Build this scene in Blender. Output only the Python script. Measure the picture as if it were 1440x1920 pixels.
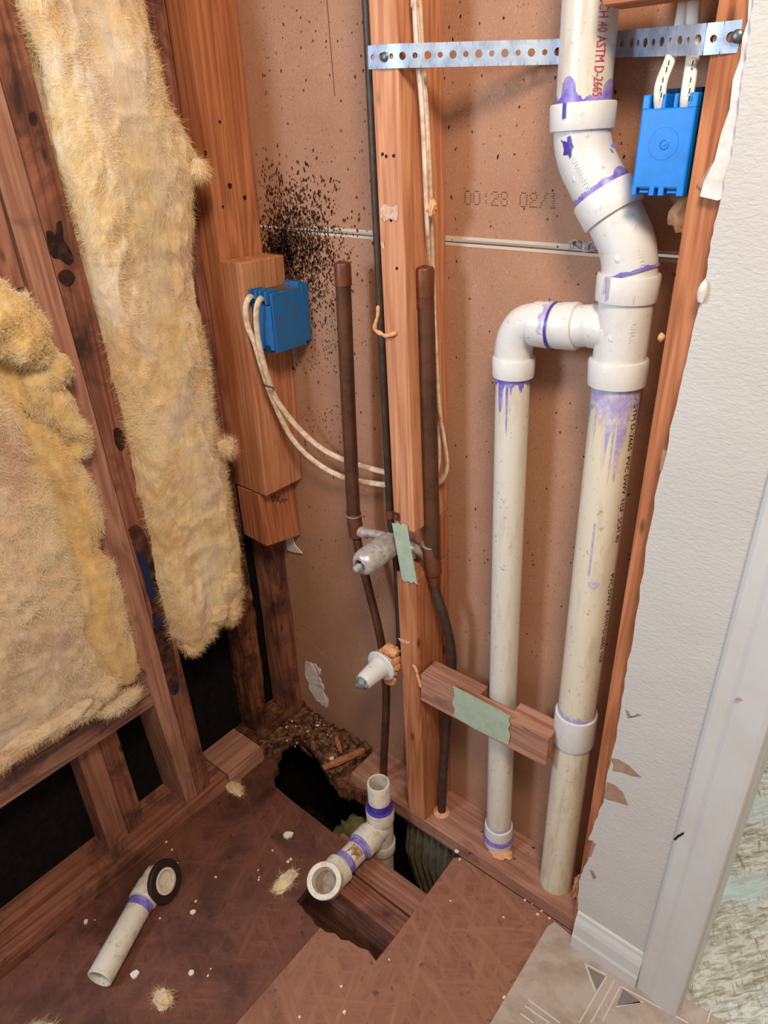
import bpy, bmesh, math, random
from mathutils import Vector, Matrix, noise
random.seed(7)
for o in list(bpy.data.objects): bpy.data.objects.remove(o)
scn = bpy.context.scene
COL = scn.collection

# ------------------------------------------------------------------ camera
F, CX, CY = 1303.0, 720.0, 960.0
CAM = Vector((1.02, -0.90, 1.333))
def _d(px, py): return Vector(((px - CX) / F, -(py - CY) / F, -1.0)).normalized()
_X = -_d(-1075, 310); _Y = _d(1937, 209)
_Z = _X.cross(_Y).normalized(); _Y = _Z.cross(_X).normalized()
ROT = Matrix((_X, _Y, _Z))                     # camera axes -> world axes
cam_data = bpy.data.cameras.new('camera'); cam = bpy.data.objects.new('camera', cam_data); COL.objects.link(cam)
cam_data.sensor_fit = 'HORIZONTAL'; cam_data.sensor_width = 36.0; cam_data.lens = 36.0 * F / 1440.0
cam_data.clip_start = 0.01
cam.matrix_world = Matrix.Translation(CAM) @ ROT.to_4x4()
scn.camera = cam

# ------------------------------------------------------------------ world, lamps, exposure
scn.view_settings.view_transform = 'Standard'; scn.view_settings.look = 'None'
scn.view_settings.gamma = 1.0; scn.view_settings.use_curve_mapping = False
scn.view_settings.exposure = 0.0
world = bpy.data.worlds.new('world'); scn.world = world; world.use_nodes = True
bg = world.node_tree.nodes['Background']; bg.inputs[0].default_value = (1.0, 0.93, 0.86, 1); bg.inputs[1].default_value = 0.36
def area(name, loc, target, size, power, color, size_y=None):
    L = bpy.data.lights.new(name, 'AREA'); L.energy = power; L.color = color; L.shape = 'RECTANGLE'
    L.size = size; L.size_y = size_y or size
    o = bpy.data.objects.new(name, L); COL.objects.link(o); o.location = loc
    o.rotation_euler = (Vector(target) - Vector(loc)).to_track_quat('-Z', 'Y').to_euler()
    return o
area('bathroom_ceiling_lamp', (1.22, -0.95, 2.25), (0.3, -0.4, 0.6), 0.35, 25, (1.0, 0.82, 0.64))
area('bathroom_window', (-0.05, -1.55, 1.60), (0.75, 0.0, 0.9), 0.32, 20, (0.58, 0.75, 1.0), 0.5)
area('next_room_lamp', (1.7, 1.2, 2.3), (1.3, 0.3, 0), 0.8, 14, (0.86, 0.95, 1.0))

# ------------------------------------------------------------------ pixel helpers
def ray(px, py): return ROT @ _d(px, py)
def PY(px, py, y): r = ray(px, py); return CAM + r * ((y - CAM.y) / r.y)
def PZ(px, py, z): r = ray(px, py); return CAM + r * ((z - CAM.z) / r.z)
def PX(px, py, x): r = ray(px, py); return CAM + r * ((x - CAM.x) / r.x)

# ------------------------------------------------------------------ object helpers
WLOC = {}
def tag(o, label=None, cat=None, group=None, kind=None):
    if label: o['label'] = label
    if cat: o['category'] = cat
    if group: o['group'] = group
    if kind: o['kind'] = kind
    return o
def empty(name, loc, label=None, cat=None, group=None, kind=None):
    o = bpy.data.objects.new(name, None); COL.objects.link(o); o.location = loc; o.empty_display_size = .02
    WLOC[o] = Vector(loc); return tag(o, label, cat, group, kind)
def mesh(name, verts, faces, mat, parent=None, smooth=False, label=None, cat=None, group=None, kind=None, origin=None, bevel=0):
    vs = [Vector(v) for v in verts]
    if origin is None:
        xs = [v.x for v in vs]; ys = [v.y for v in vs]; zs = [v.z for v in vs]
        origin = Vector(((min(xs) + max(xs)) / 2, (min(ys) + max(ys)) / 2, min(zs)))
    me = bpy.data.meshes.new(name)
    me.from_pydata([v - origin for v in vs], [], faces)
    bm = bmesh.new(); bm.from_mesh(me)
    bmesh.ops.recalc_face_normals(bm, faces=bm.faces)
    if bevel:
        ed = [e for e in bm.edges if len(e.link_faces) == 2 and e.calc_face_angle(0) > .5]
        bmesh.ops.bevel(bm, geom=ed, offset=bevel, segments=2, affect='EDGES', profile=.6)
    if smooth:
        for e in bm.edges:
            if len(e.link_faces) == 2 and e.calc_face_angle(0) > 1.0: e.smooth = False
    bm.to_mesh(me); bm.free()
    if smooth:
        for p in me.polygons: p.use_smooth = True
    if mat: me.materials.append(mat)
    o = bpy.data.objects.new(name, me); COL.objects.link(o)
    if parent is not None:
        o.parent = parent; o.location = origin - WLOC[parent]
    else: o.location = origin
    WLOC[o] = origin
    return tag(o, label, cat, group, kind)
def loft(levels):
    """levels: list of rings (lists of points) -> closed solid"""
    n = len(levels[0]); V = [p for l in levels for p in l]; Fs = []
    for i in range(len(levels) - 1):
        for j in range(n):
            k = (j + 1) % n; Fs.append((i*n+j, i*n+k, (i+1)*n+k, (i+1)*n+j))
    Fs.append(tuple(range(n))[::-1]); Fs.append(tuple((len(levels)-1)*n + j for j in range(n)))
    return V, Fs
def box_vf(x0, x1, y0, y1, z0, z1):
    return loft([[(x0,y0,z),(x1,y0,z),(x1,y1,z),(x0,y1,z)] for z in (z0, z1)])
def box(name, b, mat, bevel=.0025, **k):
    v, f = box_vf(*b); return mesh(name, v, f, mat, bevel=bevel, **k)
def prism(name, pts, ax, a0, a1, mat, **k):
    """polygon given as 3-D points, extruded along axis ax ('x','y','z') from a0 to a1"""
    i = 'xyz'.index(ax)
    def put(p, a): q = list(p); q[i] = a; return tuple(q)
    v, f = loft([[put(p, a0) for p in pts], [put(p, a1) for p in pts]])
    return mesh(name, v, f, mat, **k)
def frames(pts):
    T = []
    for i in range(len(pts)):
        a = pts[max(i-1, 0)]; b = pts[min(i+1, len(pts)-1)]; T.append((b - a).normalized())
    up = Vector((0,-1,0)) if abs(T[0].y) < .9 else Vector((1,0,0))
    N = [(up - T[0]*up.dot(T[0])).normalized()]
    for i in range(1, len(pts)):
        n = N[-1] - T[i]*N[-1].dot(T[i]); N.append(n.normalized())
    return T, N
def smooth_path(ctrl, per=8):
    ctrl = [Vector(c) for c in ctrl]
    c = [ctrl[0]*2 - ctrl[1]] + ctrl + [ctrl[-1]*2 - ctrl[-2]]; out = []
    for i in range(1, len(c)-2):
        for k in range(per):
            t = k/per; a, b, d, e = c[i-1], c[i], c[i+1], c[i+2]
            out.append(.5*((2*b) + (d-a)*t + (2*a-5*b+4*d-e)*t*t + (3*b-a-3*d+e)*t**3))
    out.append(ctrl[-1]); return out
def tube_vf(pts, r, n=20, flat=1.0):
    pts = [Vector(p) for p in pts]; T, N = frames(pts); L = []
    for i, p in enumerate(pts):
        rr = r[i] if isinstance(r, (list, tuple)) else r; B = T[i].cross(N[i])
        L.append([p + N[i]*math.cos(2*math.pi*j/n)*rr*flat + B*math.sin(2*math.pi*j/n)*rr for j in range(n)])
    return loft(L)
def tube(name, pts, r, mat, n=20, flat=1.0, **k):
    v, f = tube_vf(pts, r, n, flat); k.setdefault('smooth', True); return mesh(name, v, f, mat, **k)
def basis(d):
    d = Vector(d).normalized(); u = Vector((0,0,1)) if abs(d.z) < .9 else Vector((0,-1,0))
    u = (u - d*u.dot(d)).normalized(); return d, u, d.cross(u)
def lathe_vf(o, d, prof, n=36, ring=False):
    o = Vector(o); d, u, w = basis(d); L = []
    for s, r in prof:
        L.append([o + d*s + u*math.cos(2*math.pi*j/n)*r + w*math.sin(2*math.pi*j/n)*r for j in range(n)])
    if not ring: return loft(L)
    V, Fs = loft(L + [L[0]]); return V, Fs[:-2]
def sharp(o, ang=.6):
    me = o.data; bm = bmesh.new(); bm.from_mesh(me)
    for e in bm.edges:
        if len(e.link_faces) == 2 and e.calc_face_angle(0) > ang: e.smooth = False
    bm.to_mesh(me); bm.free(); return o
def lathe(name, o, d, prof, mat, n=36, ring=False, **k):
    v, f = lathe_vf(o, d, prof, n, ring); k.setdefault('smooth', True); return sharp(mesh(name, v, f, mat, **k))
def lump(name, c, r, mat, amp=.35, freq=2.0, seed=0, sub=3, fib=0, **k):
    bm = bmesh.new(); bmesh.ops.create_icosphere(bm, subdivisions=sub, radius=1)
    rr = Vector(r) if not isinstance(r, (int, float)) else Vector((r,r,r)); c = Vector(c)
    V = []
    for v in bm.verts:
        q = v.co*freq + Vector((seed*3.1, seed*1.7, seed))
        s = 1 + amp*(noise.noise(q) + .5*noise.noise(q*2.3))
        V.append(Vector((v.co.x*rr.x*s, v.co.y*rr.y*s, v.co.z*rr.z*s)) + c)
    Fs = [tuple(v.index for v in f.verts) for f in bm.faces]; bm.free()
    o = mesh(name, V, Fs, mat, smooth=True, **k)
    if fib: fibres(o, V, fib, None, (.006,.016), centre=c, stick=.6)
    return o
def rag(a, b, n, amp, ax=(1,1,0)):
    a = Vector(a); b = Vector(b); out = []
    for i in range(n):
        p = a.lerp(b, i/n)
        if i: p = p + Vector((random.uniform(-amp,amp)*ax[0], random.uniform(-amp,amp)*ax[1], random.uniform(-amp,amp)*ax[2]))
        out.append(p)
    return out
def text_vf(s, size):
    cu = bpy.data.curves.new('t', 'FONT'); cu.body = s; cu.size = size; cu.resolution_u = 2
    ob = bpy.data.objects.new('t', cu); COL.objects.link(ob)
    bpy.context.view_layer.update()
    me = bpy.data.meshes.new_from_object(ob.evaluated_get(bpy.context.evaluated_depsgraph_get()))
    V = [v.co.copy() for v in me.vertices]; Fs = [tuple(p.vertices) for p in me.polygons]
    bpy.data.objects.remove(ob); bpy.data.curves.remove(cu); bpy.data.meshes.remove(me)
    return V, Fs

# ------------------------------------------------------------------ materials
def lin(c):
    def g(v):
        v /= 255.0; return v/12.92 if v <= .04045 else ((v+.055)/1.055)**2.4
    return (g(c[0]), g(c[1]), g(c[2]), 1)
MC = {}
class NT:
    def __init__(s, name, rough=.7, spec=.3):
        s.m = bpy.data.materials.new(name); s.m.use_nodes = True; s.t = s.m.node_tree; s.p = s.t.nodes['Principled BSDF']
        s.p.inputs['Roughness'].default_value = rough; s.p.inputs['Specular IOR Level'].default_value = spec
    def n(s, typ, **k):
        x = s.t.nodes.new(typ)
        for a, b in k.items():
            if a.startswith('i_'):
                key = a[2:].replace('_', ' '); x.inputs[key].default_value = b
            else: setattr(x, a, b)
        return x
    def l(s, a, b): s.t.links.new(a, b)
    def coords(s, scale=(1,1,1), rand=True, rot=(0,0,0)):
        tc = s.n('ShaderNodeTexCoord'); mp = s.n('ShaderNodeMapping'); mp.inputs['Scale'].default_value = scale; mp.inputs['Rotation'].default_value = rot
        if rand:
            oi = s.n('ShaderNodeObjectInfo'); ad = s.n('ShaderNodeVectorMath', operation='ADD'); ml = s.n('ShaderNodeMath', operation='MULTIPLY'); ml.inputs[1].default_value = 7
            s.l(oi.outputs['Random'], ml.inputs[0]); s.l(tc.outputs['Object'], ad.inputs[0]); s.l(ml.outputs[0], ad.inputs[1]); s.l(ad.outputs[0], mp.inputs[0])
        else: s.l(tc.outputs['Object'], mp.inputs[0])
        return mp.outputs[0]
    def strand(s, scale, rot):
        tc = s.n('ShaderNodeTexCoord'); mp = s.n('ShaderNodeMapping', vector_type='TEXTURE'); mp.inputs['Rotation'].default_value = rot
        mp.inputs['Scale'].default_value = tuple(1/q for q in scale); s.l(tc.outputs['Object'], mp.inputs[0]); return mp.outputs[0]
    def noise(s, v, scale, detail=4, rough=.55, dist=0):
        x = s.n('ShaderNodeTexNoise'); x.inputs['Scale'].default_value = scale; x.inputs['Detail'].default_value = detail
        x.inputs['Roughness'].default_value = rough; x.inputs['Distortion'].default_value = dist; s.l(v, x.inputs['Vector']); return x.outputs['Fac']
    def ramp(s, f, stops, interp='LINEAR'):
        x = s.n('ShaderNodeValToRGB'); cr = x.color_ramp; cr.interpolation = interp
        while len(cr.elements) < len(stops): cr.elements.new(.5)
        for e, (p, c) in zip(cr.elements, stops):
            e.position = p; e.color = c if len(c) == 4 else lin(c)
        s.l(f, x.inputs[0]); return x.outputs[0]
    def mix(s, f, a, b, blend='MIX'):
        x = s.n('ShaderNodeMix', data_type='RGBA', blend_type=blend)
        for sock, val in ((x.inputs[0], f), (x.inputs[6], a), (x.inputs[7], b)):
            if hasattr(val, 'links'): s.l(val, sock)
            elif isinstance(val, (int, float)): sock.default_value = val
            else: sock.default_value = val if len(val) == 4 else lin(val)
        return x.outputs[2]
    def bump(s, h, strength=.3, dist=.002):
        b = s.n('ShaderNodeBump'); b.inputs['Strength'].default_value = strength; b.inputs['Distance'].default_value = dist
        s.l(h, b.inputs['Height']); s.l(b.outputs[0], s.p.inputs['Normal'])
    def out(s, c):
        if hasattr(c, 'links'): s.l(c, s.p.inputs['Base Color'])
        else: s.p.inputs['Base Color'].default_value = c if len(c) == 4 else lin(c)
        return s.m
def M(key, fn):
    if key not in MC: MC[key] = fn()
    return MC[key]
def plain(name, c, rough=.6, spec=.3, metal=0, dirt=None, dscale=30, damt=.5):
    def f():
        m = NT(name, rough, spec); m.p.inputs['Metallic'].default_value = metal
        if dirt is None: return m.out(c)
        v = m.coords(); x = m.noise(v, dscale, 6, .65); fa = m.ramp(x, [(.42, (0,0,0,1)), (.42+damt, (1,1,1,1))])
        return m.out(m.mix(fa, c, dirt))
    return M(name, f)
def wood(name, dark, light, axis='z', stain=0.0, stain_c=(45,28,20), sscale=9, ring=55, contrast=1.0):
    def f():
        m = NT(name, .72, .25); sc = [14, 14, 14]; sc['xyz'.index(axis)] = .9
        v = m.coords(tuple(sc)); v2 = m.coords((1,1,1))
        warp = m.noise(v, 1.3, 3, .5, .4)
        w = m.n('ShaderNodeMath', operation='MULTIPLY'); w.inputs[1].default_value = ring; m.l(warp, w.inputs[0])
        sn = m.n('ShaderNodeMath', operation='SINE'); m.l(w.outputs[0], sn.inputs[0])
        sc2 = [90, 90, 90]; sc2['xyz'.index(axis)] = 2.5; fine = m.noise(m.coords(tuple(sc2)), 2.2, 4, .6)
        a = m.n('ShaderNodeMath', operation='MULTIPLY_ADD'); a.inputs[1].default_value = .13*contrast; a.inputs[2].default_value = .0; m.l(sn.outputs[0], a.inputs[0])
        b = m.n('ShaderNodeMath', operation='MULTIPLY_ADD'); b.inputs[1].default_value = .9*contrast; m.l(fine, b.inputs[0]); m.l(a.outputs[0], b.inputs[2])
        c = m.ramp(b.outputs[0], [(.18, dark), (.62, light)])
        big = m.noise(v2, 6, 3, .5); c = m.mix(m.ramp(big, [(.35, (0,0,0,1)), (.75, (.55,.55,.55,1))]), c, dark)
        kn = m.n('ShaderNodeTexVoronoi'); kn.inputs['Scale'].default_value = 1.0; kv = [22, 22, 22]; kv['xyz'.index(axis)] = 8; m.l(m.coords(tuple(kv)), kn.inputs['Vector'])
        c = m.mix(m.ramp(kn.outputs['Distance'], [(.05, (.8,.8,.8,1)), (.13, (0,0,0,1))]), c, tuple(int(q*.45) for q in dark))
        if stain > 0:
            s = m.noise(v2, sscale, 5, .65, .6); c = m.mix(m.ramp(s, [(.62-.35*stain, (0,0,0,1)), (.78-.25*stain, (.95,.95,.95,1))]), c, stain_c)
        m.bump(b.outputs[0], .35, .0012); return m.out(c)
    return M(name, f)
W_FIR = lambda ax='z': wood('fir_' + ax, (146,84,50), (200,132,90), ax)
W_FIR2 = lambda ax='z': wood('fir_pale_' + ax, (168,106,70), (214,152,112), ax)
W_OLD = lambda ax='z': wood('old_red_fir_' + ax, (122,76,58), (174,122,98), ax, .2, (84,52,42))
W_OLDP = lambda ax='z': wood('old_pale_fir_' + ax, (138,92,72), (184,136,112), ax, .12, (104,70,56))
W_STAIN = lambda ax='z': wood('stained_fir_' + ax, (108,64,48), (162,106,82), ax, .36, (62,40,34))
W_ROT = lambda ax='z': wood('rotten_fir_' + ax, (74,42,28), (146,90,58), ax, .55, (34,21,15), 22)
W_SILL = lambda ax='y': wood('weathered_sill_' + ax, (116,78,62), (176,132,110), ax, .3, (88,60,54), 12)
def m_drywall():
    m = NT('brown_drywall_paper', .8, .2); v = m.coords((1,1,1), False)
    c = m.ramp(m.noise(v, 5, 4, .6), [(.3, (162,116,88)), (.7, (178,134,106))])
    fib = m.noise(v, 420, 2, .5); c = m.mix(m.ramp(fib, [(.55, (0,0,0,1)), (.75, (.35,.35,.35,1))]), c, (206,172,146))
    c = m.mix(m.ramp(m.noise(v, 260, 1, .5), [(.70, (0,0,0,1)), (.76, (.6,.6,.6,1))]), c, (96,62,44))
    m.bump(fib, .12, .0005); return m.out(c)
def m_osb(name, a, b, stain, samt):
    def f():
        m = NT(name, .62, .3); c = None; hs = None
        for i, (rz, sx, sy) in enumerate(((.6, 9, 75), (1.9, 9, 62), (-.35, 8, 70))):
            x = m.noise(m.strand((sx, sy, 20), (0,0,rz)), 1.0, 3, .55, .5)
            hs = x if hs is None else (lambda A, B: (lambda q: (m.l(A, q.inputs[0]), m.l(B, q.inputs[1]), q.outputs[0])[2])(m.n('ShaderNodeMath', operation='MAXIMUM')))(hs, x)
        c = m.ramp(hs, [(.3, a), (.98, b)])
        v = m.coords((1,1,1), False)
        c = m.mix(m.ramp(m.noise(v, 7, 6, .62, .5), [(.62-samt*.3, (0,0,0,1)), (.8-samt*.2, (.9,.9,.9,1))]), c, stain)
        c = m.mix(m.ramp(m.noise(v, 55, 4, .6), [(.62, (0,0,0,1)), (.72, (.6,.6,.6,1))]), c, tuple(int(q*.4) for q in a))
        m.bump(hs, .3, .001); return m.out(c)
    return M(name, f)
def m_insul(name, cols, scale=16, tint=(222,202,186), tint2=(236,196,124)):
    def f():
        m = NT(name, .95, .05); v = m.coords((1, 1, .75))
        x = m.noise(v, scale, 5, .6, 1.2); c = m.ramp(x, cols)
        y = m.noise(m.coords((1,1,.3)), 120, 5, .75, 1.0); c = m.mix(m.ramp(y, [(.5, (0,0,0,1)), (.8, (.38,.38,.38,1))]), c, (176,138,96))
        z = m.noise(m.coords((1,1,1)), 34, 4, .6); c = m.mix(m.ramp(z, [(.5, (0,0,0,1)), (.72, (.55,.55,.55,1))]), c, (250,226,178))
        m.p.inputs['Sheen Weight'].default_value = .35; m.p.inputs['Sheen Roughness'].default_value = .6
        k = m.noise(m.coords((1,1,.6)), 7, 3, .5, .8); c = m.mix(m.ramp(k, [(.5, (0,0,0,1)), (.68, (.75,.75,.75,1))]), c, tint)
        k2 = m.noise(m.coords((1.1,.9,.7)), 9, 3, .5, .6); c = m.mix(m.ramp(k2, [(.58, (0,0,0,1)), (.7, (.7,.7,.7,1))]), c, tint2)
        m.p.inputs['Subsurface Weight'].default_value = .45; m.p.inputs['Subsurface Radius'].default_value = (1,.8,.55); m.p.inputs['Subsurface Scale'].default_value = .008
        h = m.noise(m.coords((1,1,.45)), 70, 6, .75, 1.5)
        m.bump(h, .8, .006); return m.out(c)
    return M(name, f)
def m_pvc(name, base, dirtc, amt, streak=True):
    def f():
        m = NT(name, .34, .45); v = m.coords((1,1,.18) if streak else (1,1,1))
        c = m.mix(m.ramp(m.noise(v, 60, 6, .65), [(.5, (0,0,0,1)), (.5+.3, (amt,amt,amt,1))]), base, dirtc)
        c = m.mix(m.ramp(m.noise(m.coords(), 130, 3, .6), [(.64, (0,0,0,1)), (.72, (amt*.8,)*3 + (1,))]), c, (120,92,66))
        return m.out(c)
    return M(name, f)
def m_white_wall():
    m = NT('textured_white_paint', .5, .3); v = m.coords((1,1,2.2), False)
    h = m.noise(v, 120, 5, .55, .6); m.bump(h, .5, .0022)
    return m.out(m.mix(m.ramp(m.noise(v, 4, 3), [(.3, (0,0,0,1)), (.8, (1,1,1,1))]), (204,199,191), (195,189,180)))
PVC = m_pvc('pvc_pipe', (216,208,191), (176,150,116), .6)
PVCD = m_pvc('pvc_pipe_aged', (222,210,184), (160,132,100), .7)
PVCF = m_pvc('pvc_fitting', (217,214,207), (196,184,160), .45, False)
PVCS = m_pvc('pvc_drain', (222,212,192), (140,110,80), .7, False)
PURPLE = plain('purple_primer', (112,98,186), .35, .4, 0, (176,160,200), 60, .3)
PURPLE_D = plain('purple_primer_dark', (74,58,150), .35, .4)
PURPLE_P = plain('purple_primer_pale', (168,156,196), .35, .4, 0, (214,204,206), 70, .25)
COPPER = plain('old_copper', (112,72,50), .48, .5, .55, (72,54,42), 28, .3)
COPPER_C = plain('copper_coupling', (132,76,50), .45, .5, .6, (92,62,46), 40, .3)
COPPER_D = plain('dark_copper', (72,54,42), .5, .5, .45, (84,74,60), 60, .3)
BRASS = plain('limed_brass', (212,208,204), .36, .5, .5, (164,146,128), 90, .35)
SOLDER = plain('solder', (214,208,200), .35, .5, .6)
STEEL = plain('galvanized_steel', (188,202,218), .48, .5, .6, (140,156,174), 45, .3)
SCREW = plain('screw_head', (112,110,108), .4, .5, .8)
BLUE = plain('blue_box_plastic', (18,126,214), .38, .45, 0, (16,110,190), 60, .4)
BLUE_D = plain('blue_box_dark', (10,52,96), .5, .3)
BLUE_L = plain('blue_box_old', (28,104,168), .5, .35, 0, (70,84,92), 50, .5)
CABLE = plain('cable_jacket', (226,206,178), .5, .35, 0, (182,142,104), 80, .3)
CABLE_W = plain('cable_jacket_clean', (236,224,206), .45, .35)
FOAM = plain('expanding_foam', (224,166,118), .8, .2, 0, (186,118,76), 90, .4)
TAPE = plain('green_masking_tape', (172,184,160), .75, .15, 0, (150,160,134), 60, .4)
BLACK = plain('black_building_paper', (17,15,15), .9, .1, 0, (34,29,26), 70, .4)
INK = plain('dark_ink', (92,62,48), .8, .1)
INKB = plain('black_ink', (34,30,30), .6, .2)
INKR = plain('red_ink', (200,62,74), .55, .3)
CRUMB = plain('plaster_crumb', (226,214,196), .9, .1)
PAPER = plain('torn_paper', (228,220,214), .9, .1, 0, (190,172,158), 60, .4)
PAPERB = plain('brown_torn_paper', (158,124,104), .9, .1, 0, (186,156,134), 90, .5)
MOULD = plain('mould', (52,36,26), .95, .05)
MOULD2 = plain('mould_brown', (84,56,38), .95, .05)
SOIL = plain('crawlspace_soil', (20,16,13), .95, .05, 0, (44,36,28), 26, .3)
TRIM = plain('white_trim_paint', (208,205,199), .35, .4, 0, (199,192,181), 12, .5)
RUBBER = plain('brown_rubber', (46,32,26), .6, .3)
DW = M('dw', m_drywall); WW = M('ww', m_white_wall)
OSB_L = m_osb('osb_dark', (86,48,38), (140,90,68), (56,35,29), .62)
OSB_R = m_osb('osb_light', (124,78,58), (180,128,100), (106,74,60), .25)
ROTM = plain('rotten_pulp', (58,36,26), .85, .2, 0, (150,106,74), 70, .22)
INS1 = m_insul('insulation_pale', [(.25, (216,178,116)), (.45, (236,208,152)), (.6, (240,218,176)), (.78, (226,200,170))])
INS2 = m_insul('insulation_pink', [(.25, (196,162,128)), (.45, (222,194,160)), (.62, (226,206,180)), (.8, (200,176,160))], 11, (206,186,172), (228,186,148))
INS3 = m_insul('insulation_yellow', [(.25, (204,156,88)), (.5, (232,192,118)), (.75, (238,208,146))], 22, (226,196,132), (212,160,88))

# ================================================================== THE SETTING
# ---- back wall: two sheets of drywall seen from behind, a pale gap between them
wall_back = empty('wall_back', (0.4, 0, 0), 'brown paper back of the drywall behind the studs and pipes', None, None, 'structure')
sl = PY(475, 423, 0); sr = PY(1258, 480, 0)
def seam_z(x, off): t = (x - sl.x)/(sr.x - sl.x); return sl.z + (sr.z - sl.z)*t + off
xa, xb = -.075, .86
def panel(name, zb0, zb1, zt0, zt1):
    v = []
    for y in (0, .0127): v += [(xa,y,zb0),(xb,y,zb1),(xb,y,zt1),(xa,y,zt0)]
    f = [(0,1,2,3),(7,6,5,4),(0,4,5,1),(1,5,6,2),(2,6,7,3),(3,7,4,0)]
    return mesh(name, v, f, DW, wall_back)
panel('drywall_sheet', 0.0, 0.0, seam_z(xa,-.0035), seam_z(xb,-.0035))
panel('drywall_sheet', seam_z(xa,.0015), seam_z(xb,.0015), 1.95, 1.95)
for off, w, x0, x1, mt in ((-.0075,.004,.05,.80,'lo'),(.0015,.0042,.12,.78,'up')):
    v = [(x0,-.0006,seam_z(x0,off)),(x1,-.0006,seam_z(x1,off)),(x1,-.0006,seam_z(x1,off+w)),(x0,-.0006,seam_z(x0,off+w))]
    v += [(a,0.0005,c) for a,b,c in v]
    mesh('paper_edge', v, [(0,1,2,3),(7,6,5,4),(0,4,5,1),(1,5,6,2),(2,6,7,3),(3,7,4,0)], plain('pale_paper_edge', (206,184,158), .9, .1), wall_back)
# stamped dot-matrix print
DOT = {'0':["01110","10001","10001","10001","10001","10001","01110"],'2':["01110","10001","00001","00110","01000","10000","11111"],
 '8':["01110","10001","10001","01110","10001","10001","01110"],':':["00000","00100","00100","00000","00100","00100","00000"],
 '/':["00001","00010","00010","00100","01000","01000","10000"],'1':["00100","01100","00100","00100","00100","00100","01110"],' ':["00000"]*7}
V, Fs = [], []
o0 = PY(872, 358, 0); ex = (PY(1052, 364, 0) - o0)/ (10*6); ez = (PY(872, 383, 0) - o0)/6.2
for ci, ch in enumerate("00:28 02/1"):
    for r, row in enumerate(DOT[ch]):
        for c, b in enumerate(row):
            if b == '1':
                p = o0 + ex*(ci*6 + c) + ez*r; n0 = len(V)
                w = ex*.36; hgt = ez*.2
                V += [p - w - hgt, p + w - hgt, p + w + hgt, p - w + hgt]; Fs.append((n0, n0+1, n0+2, n0+3))
V = [v + Vector((0,-.0006,0)) for v in V]
mesh('stamped_date_print', V, Fs, INK, wall_back, label='dotted date stamp 00:28 02/1', kind='stuff')
# mould
def specks(name, pts, mat, y=-.0009):
    V, Fs = [], []
    for p, a, b, th in pts:
        n0 = len(V); k = 6
        for j in range(k):
            t = 2*math.pi*j/k; rr = random.uniform(.7, 1.2)
            dx, dz = math.cos(t)*a*rr, math.sin(t)*b*rr
            V.append(Vector((p.x + dx*math.cos(th) - dz*math.sin(th), y, p.z + dx*math.sin(th) + dz*math.cos(th))))
        Fs.append(tuple(range(n0, n0+k)))
    return mesh(name, V, Fs, mat, wall_back, kind='stuff')
pts, pts2 = [], []
for i in range(3600):
    px = random.gauss(545, 42); py = random.gauss(472, 66)
    if py < 250 or px < 474 + (py-423)*.12: continue
    p = PY(px, py, 0); s = random.uniform(.0006, .0021)
    (pts if random.random() < .38 else pts2).append((p, s, s*random.uniform(.8, 2.6), random.uniform(-.5, .5)))
for i in range(900):
    px = random.gauss(530, 17) ; py = random.gauss(478, 30); p = PY(px, py, 0); s = random.uniform(.001, .0026)
    (pts if random.random() < .4 else pts2).append((p, s, s*1.3, random.uniform(-1, 1)))
for i in range(420):
    px = random.gauss(600, 30); py = random.uniform(430, 700); p = PY(px, py, 0); s = random.uniform(.0005, .0013)
    pts.append((p, s, s*random.uniform(.8, 2.6), random.uniform(-.6,.6)))
for i in range(750):
    px = random.uniform(480, 1180); py = random.uniform(0, 1250)
    if random.random() > (1.0 if px < 720 else .45): continue
    p = PY(px, py, 0); s = random.uniform(.0005, .0014); pts.append((p, s, s*random.uniform(.8, 2.8), random.uniform(-.5,.5)))
for i in range(90):
    px = random.uniform(560, 650); py = random.uniform(760, 860); p = PY(px, py, 0); s = random.uniform(.0005, .0012); pts.append((p, s, s*2, 0))
specks('mould_specks', pts, MOULD); specks('mould_specks', pts2, MOULD2, -.0011)
# torn paper scraps low on the drywall
def patch(name, pix, y, th, mat, parent=None, **k):
    return prism(name, [PY(a, b, y) for a, b in pix], 'y', y, y+th, mat, parent=parent, **k)
TFLAP = patch('torn_paper_flap', [(572,1238),(590,1246),(602,1256),(598,1270),(607,1292),(606,1300),(617,1312),(612,1330),(600,1322),(588,1306),(580,1292),(574,1262)], -.004, .003, PAPER, wall_back)
patch('torn_paper_flap', [(536,1003),(548,1008),(552,1022),(566,1038),(552,1036),(538,1032)], -.006, .003, PAPER, wall_back)
for a in ((566,1178,594,1196),(570,1170,584,1180),(586,1208,612,1232),(554,1000,560,1012),(572,1046,588,1060)):
    p, q = PY(a[0],a[1],-.0008), PY(a[2],a[3],-.0008); d = Vector((.0005,0,.0006))
    mesh('scratch', [p-d, p+d, q+d, q-d], [(0,1,2,3)], plain('scratch', (196,168,140), .9), wall_back)
# rectangular metal clip hooks in the seam
def hook(px, py):
    c = PY(px, py, -.004); pts_ = [c + Vector((math.cos(t)*.006, -.002, math.sin(t)*.006)) for t in [(-.6+.35*i) for i in range(14)]]
    tube('wire_hook', [c + Vector((-.009,-.002,-.006))] + pts_, .0009, STEEL, 6, parent=wall_back)
hook(1078, 459); hook(1108, 463)
patch('seam_gap', [(1064,452),(1122,458),(1122,474),(1088,468)], -.0008, .0006, plain('seam_dust', (120,92,72), .9, .1, 0, (190,176,160), 120, .2), wall_back)
p, q = PY(612,0,-.0008), PY(627,180,-.0008)
mesh('pencil_line', [p, p+Vector((.0011,0,0)), q+Vector((.0009,0,0)), q], [(0,1,2,3)], INK, wall_back)

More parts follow.
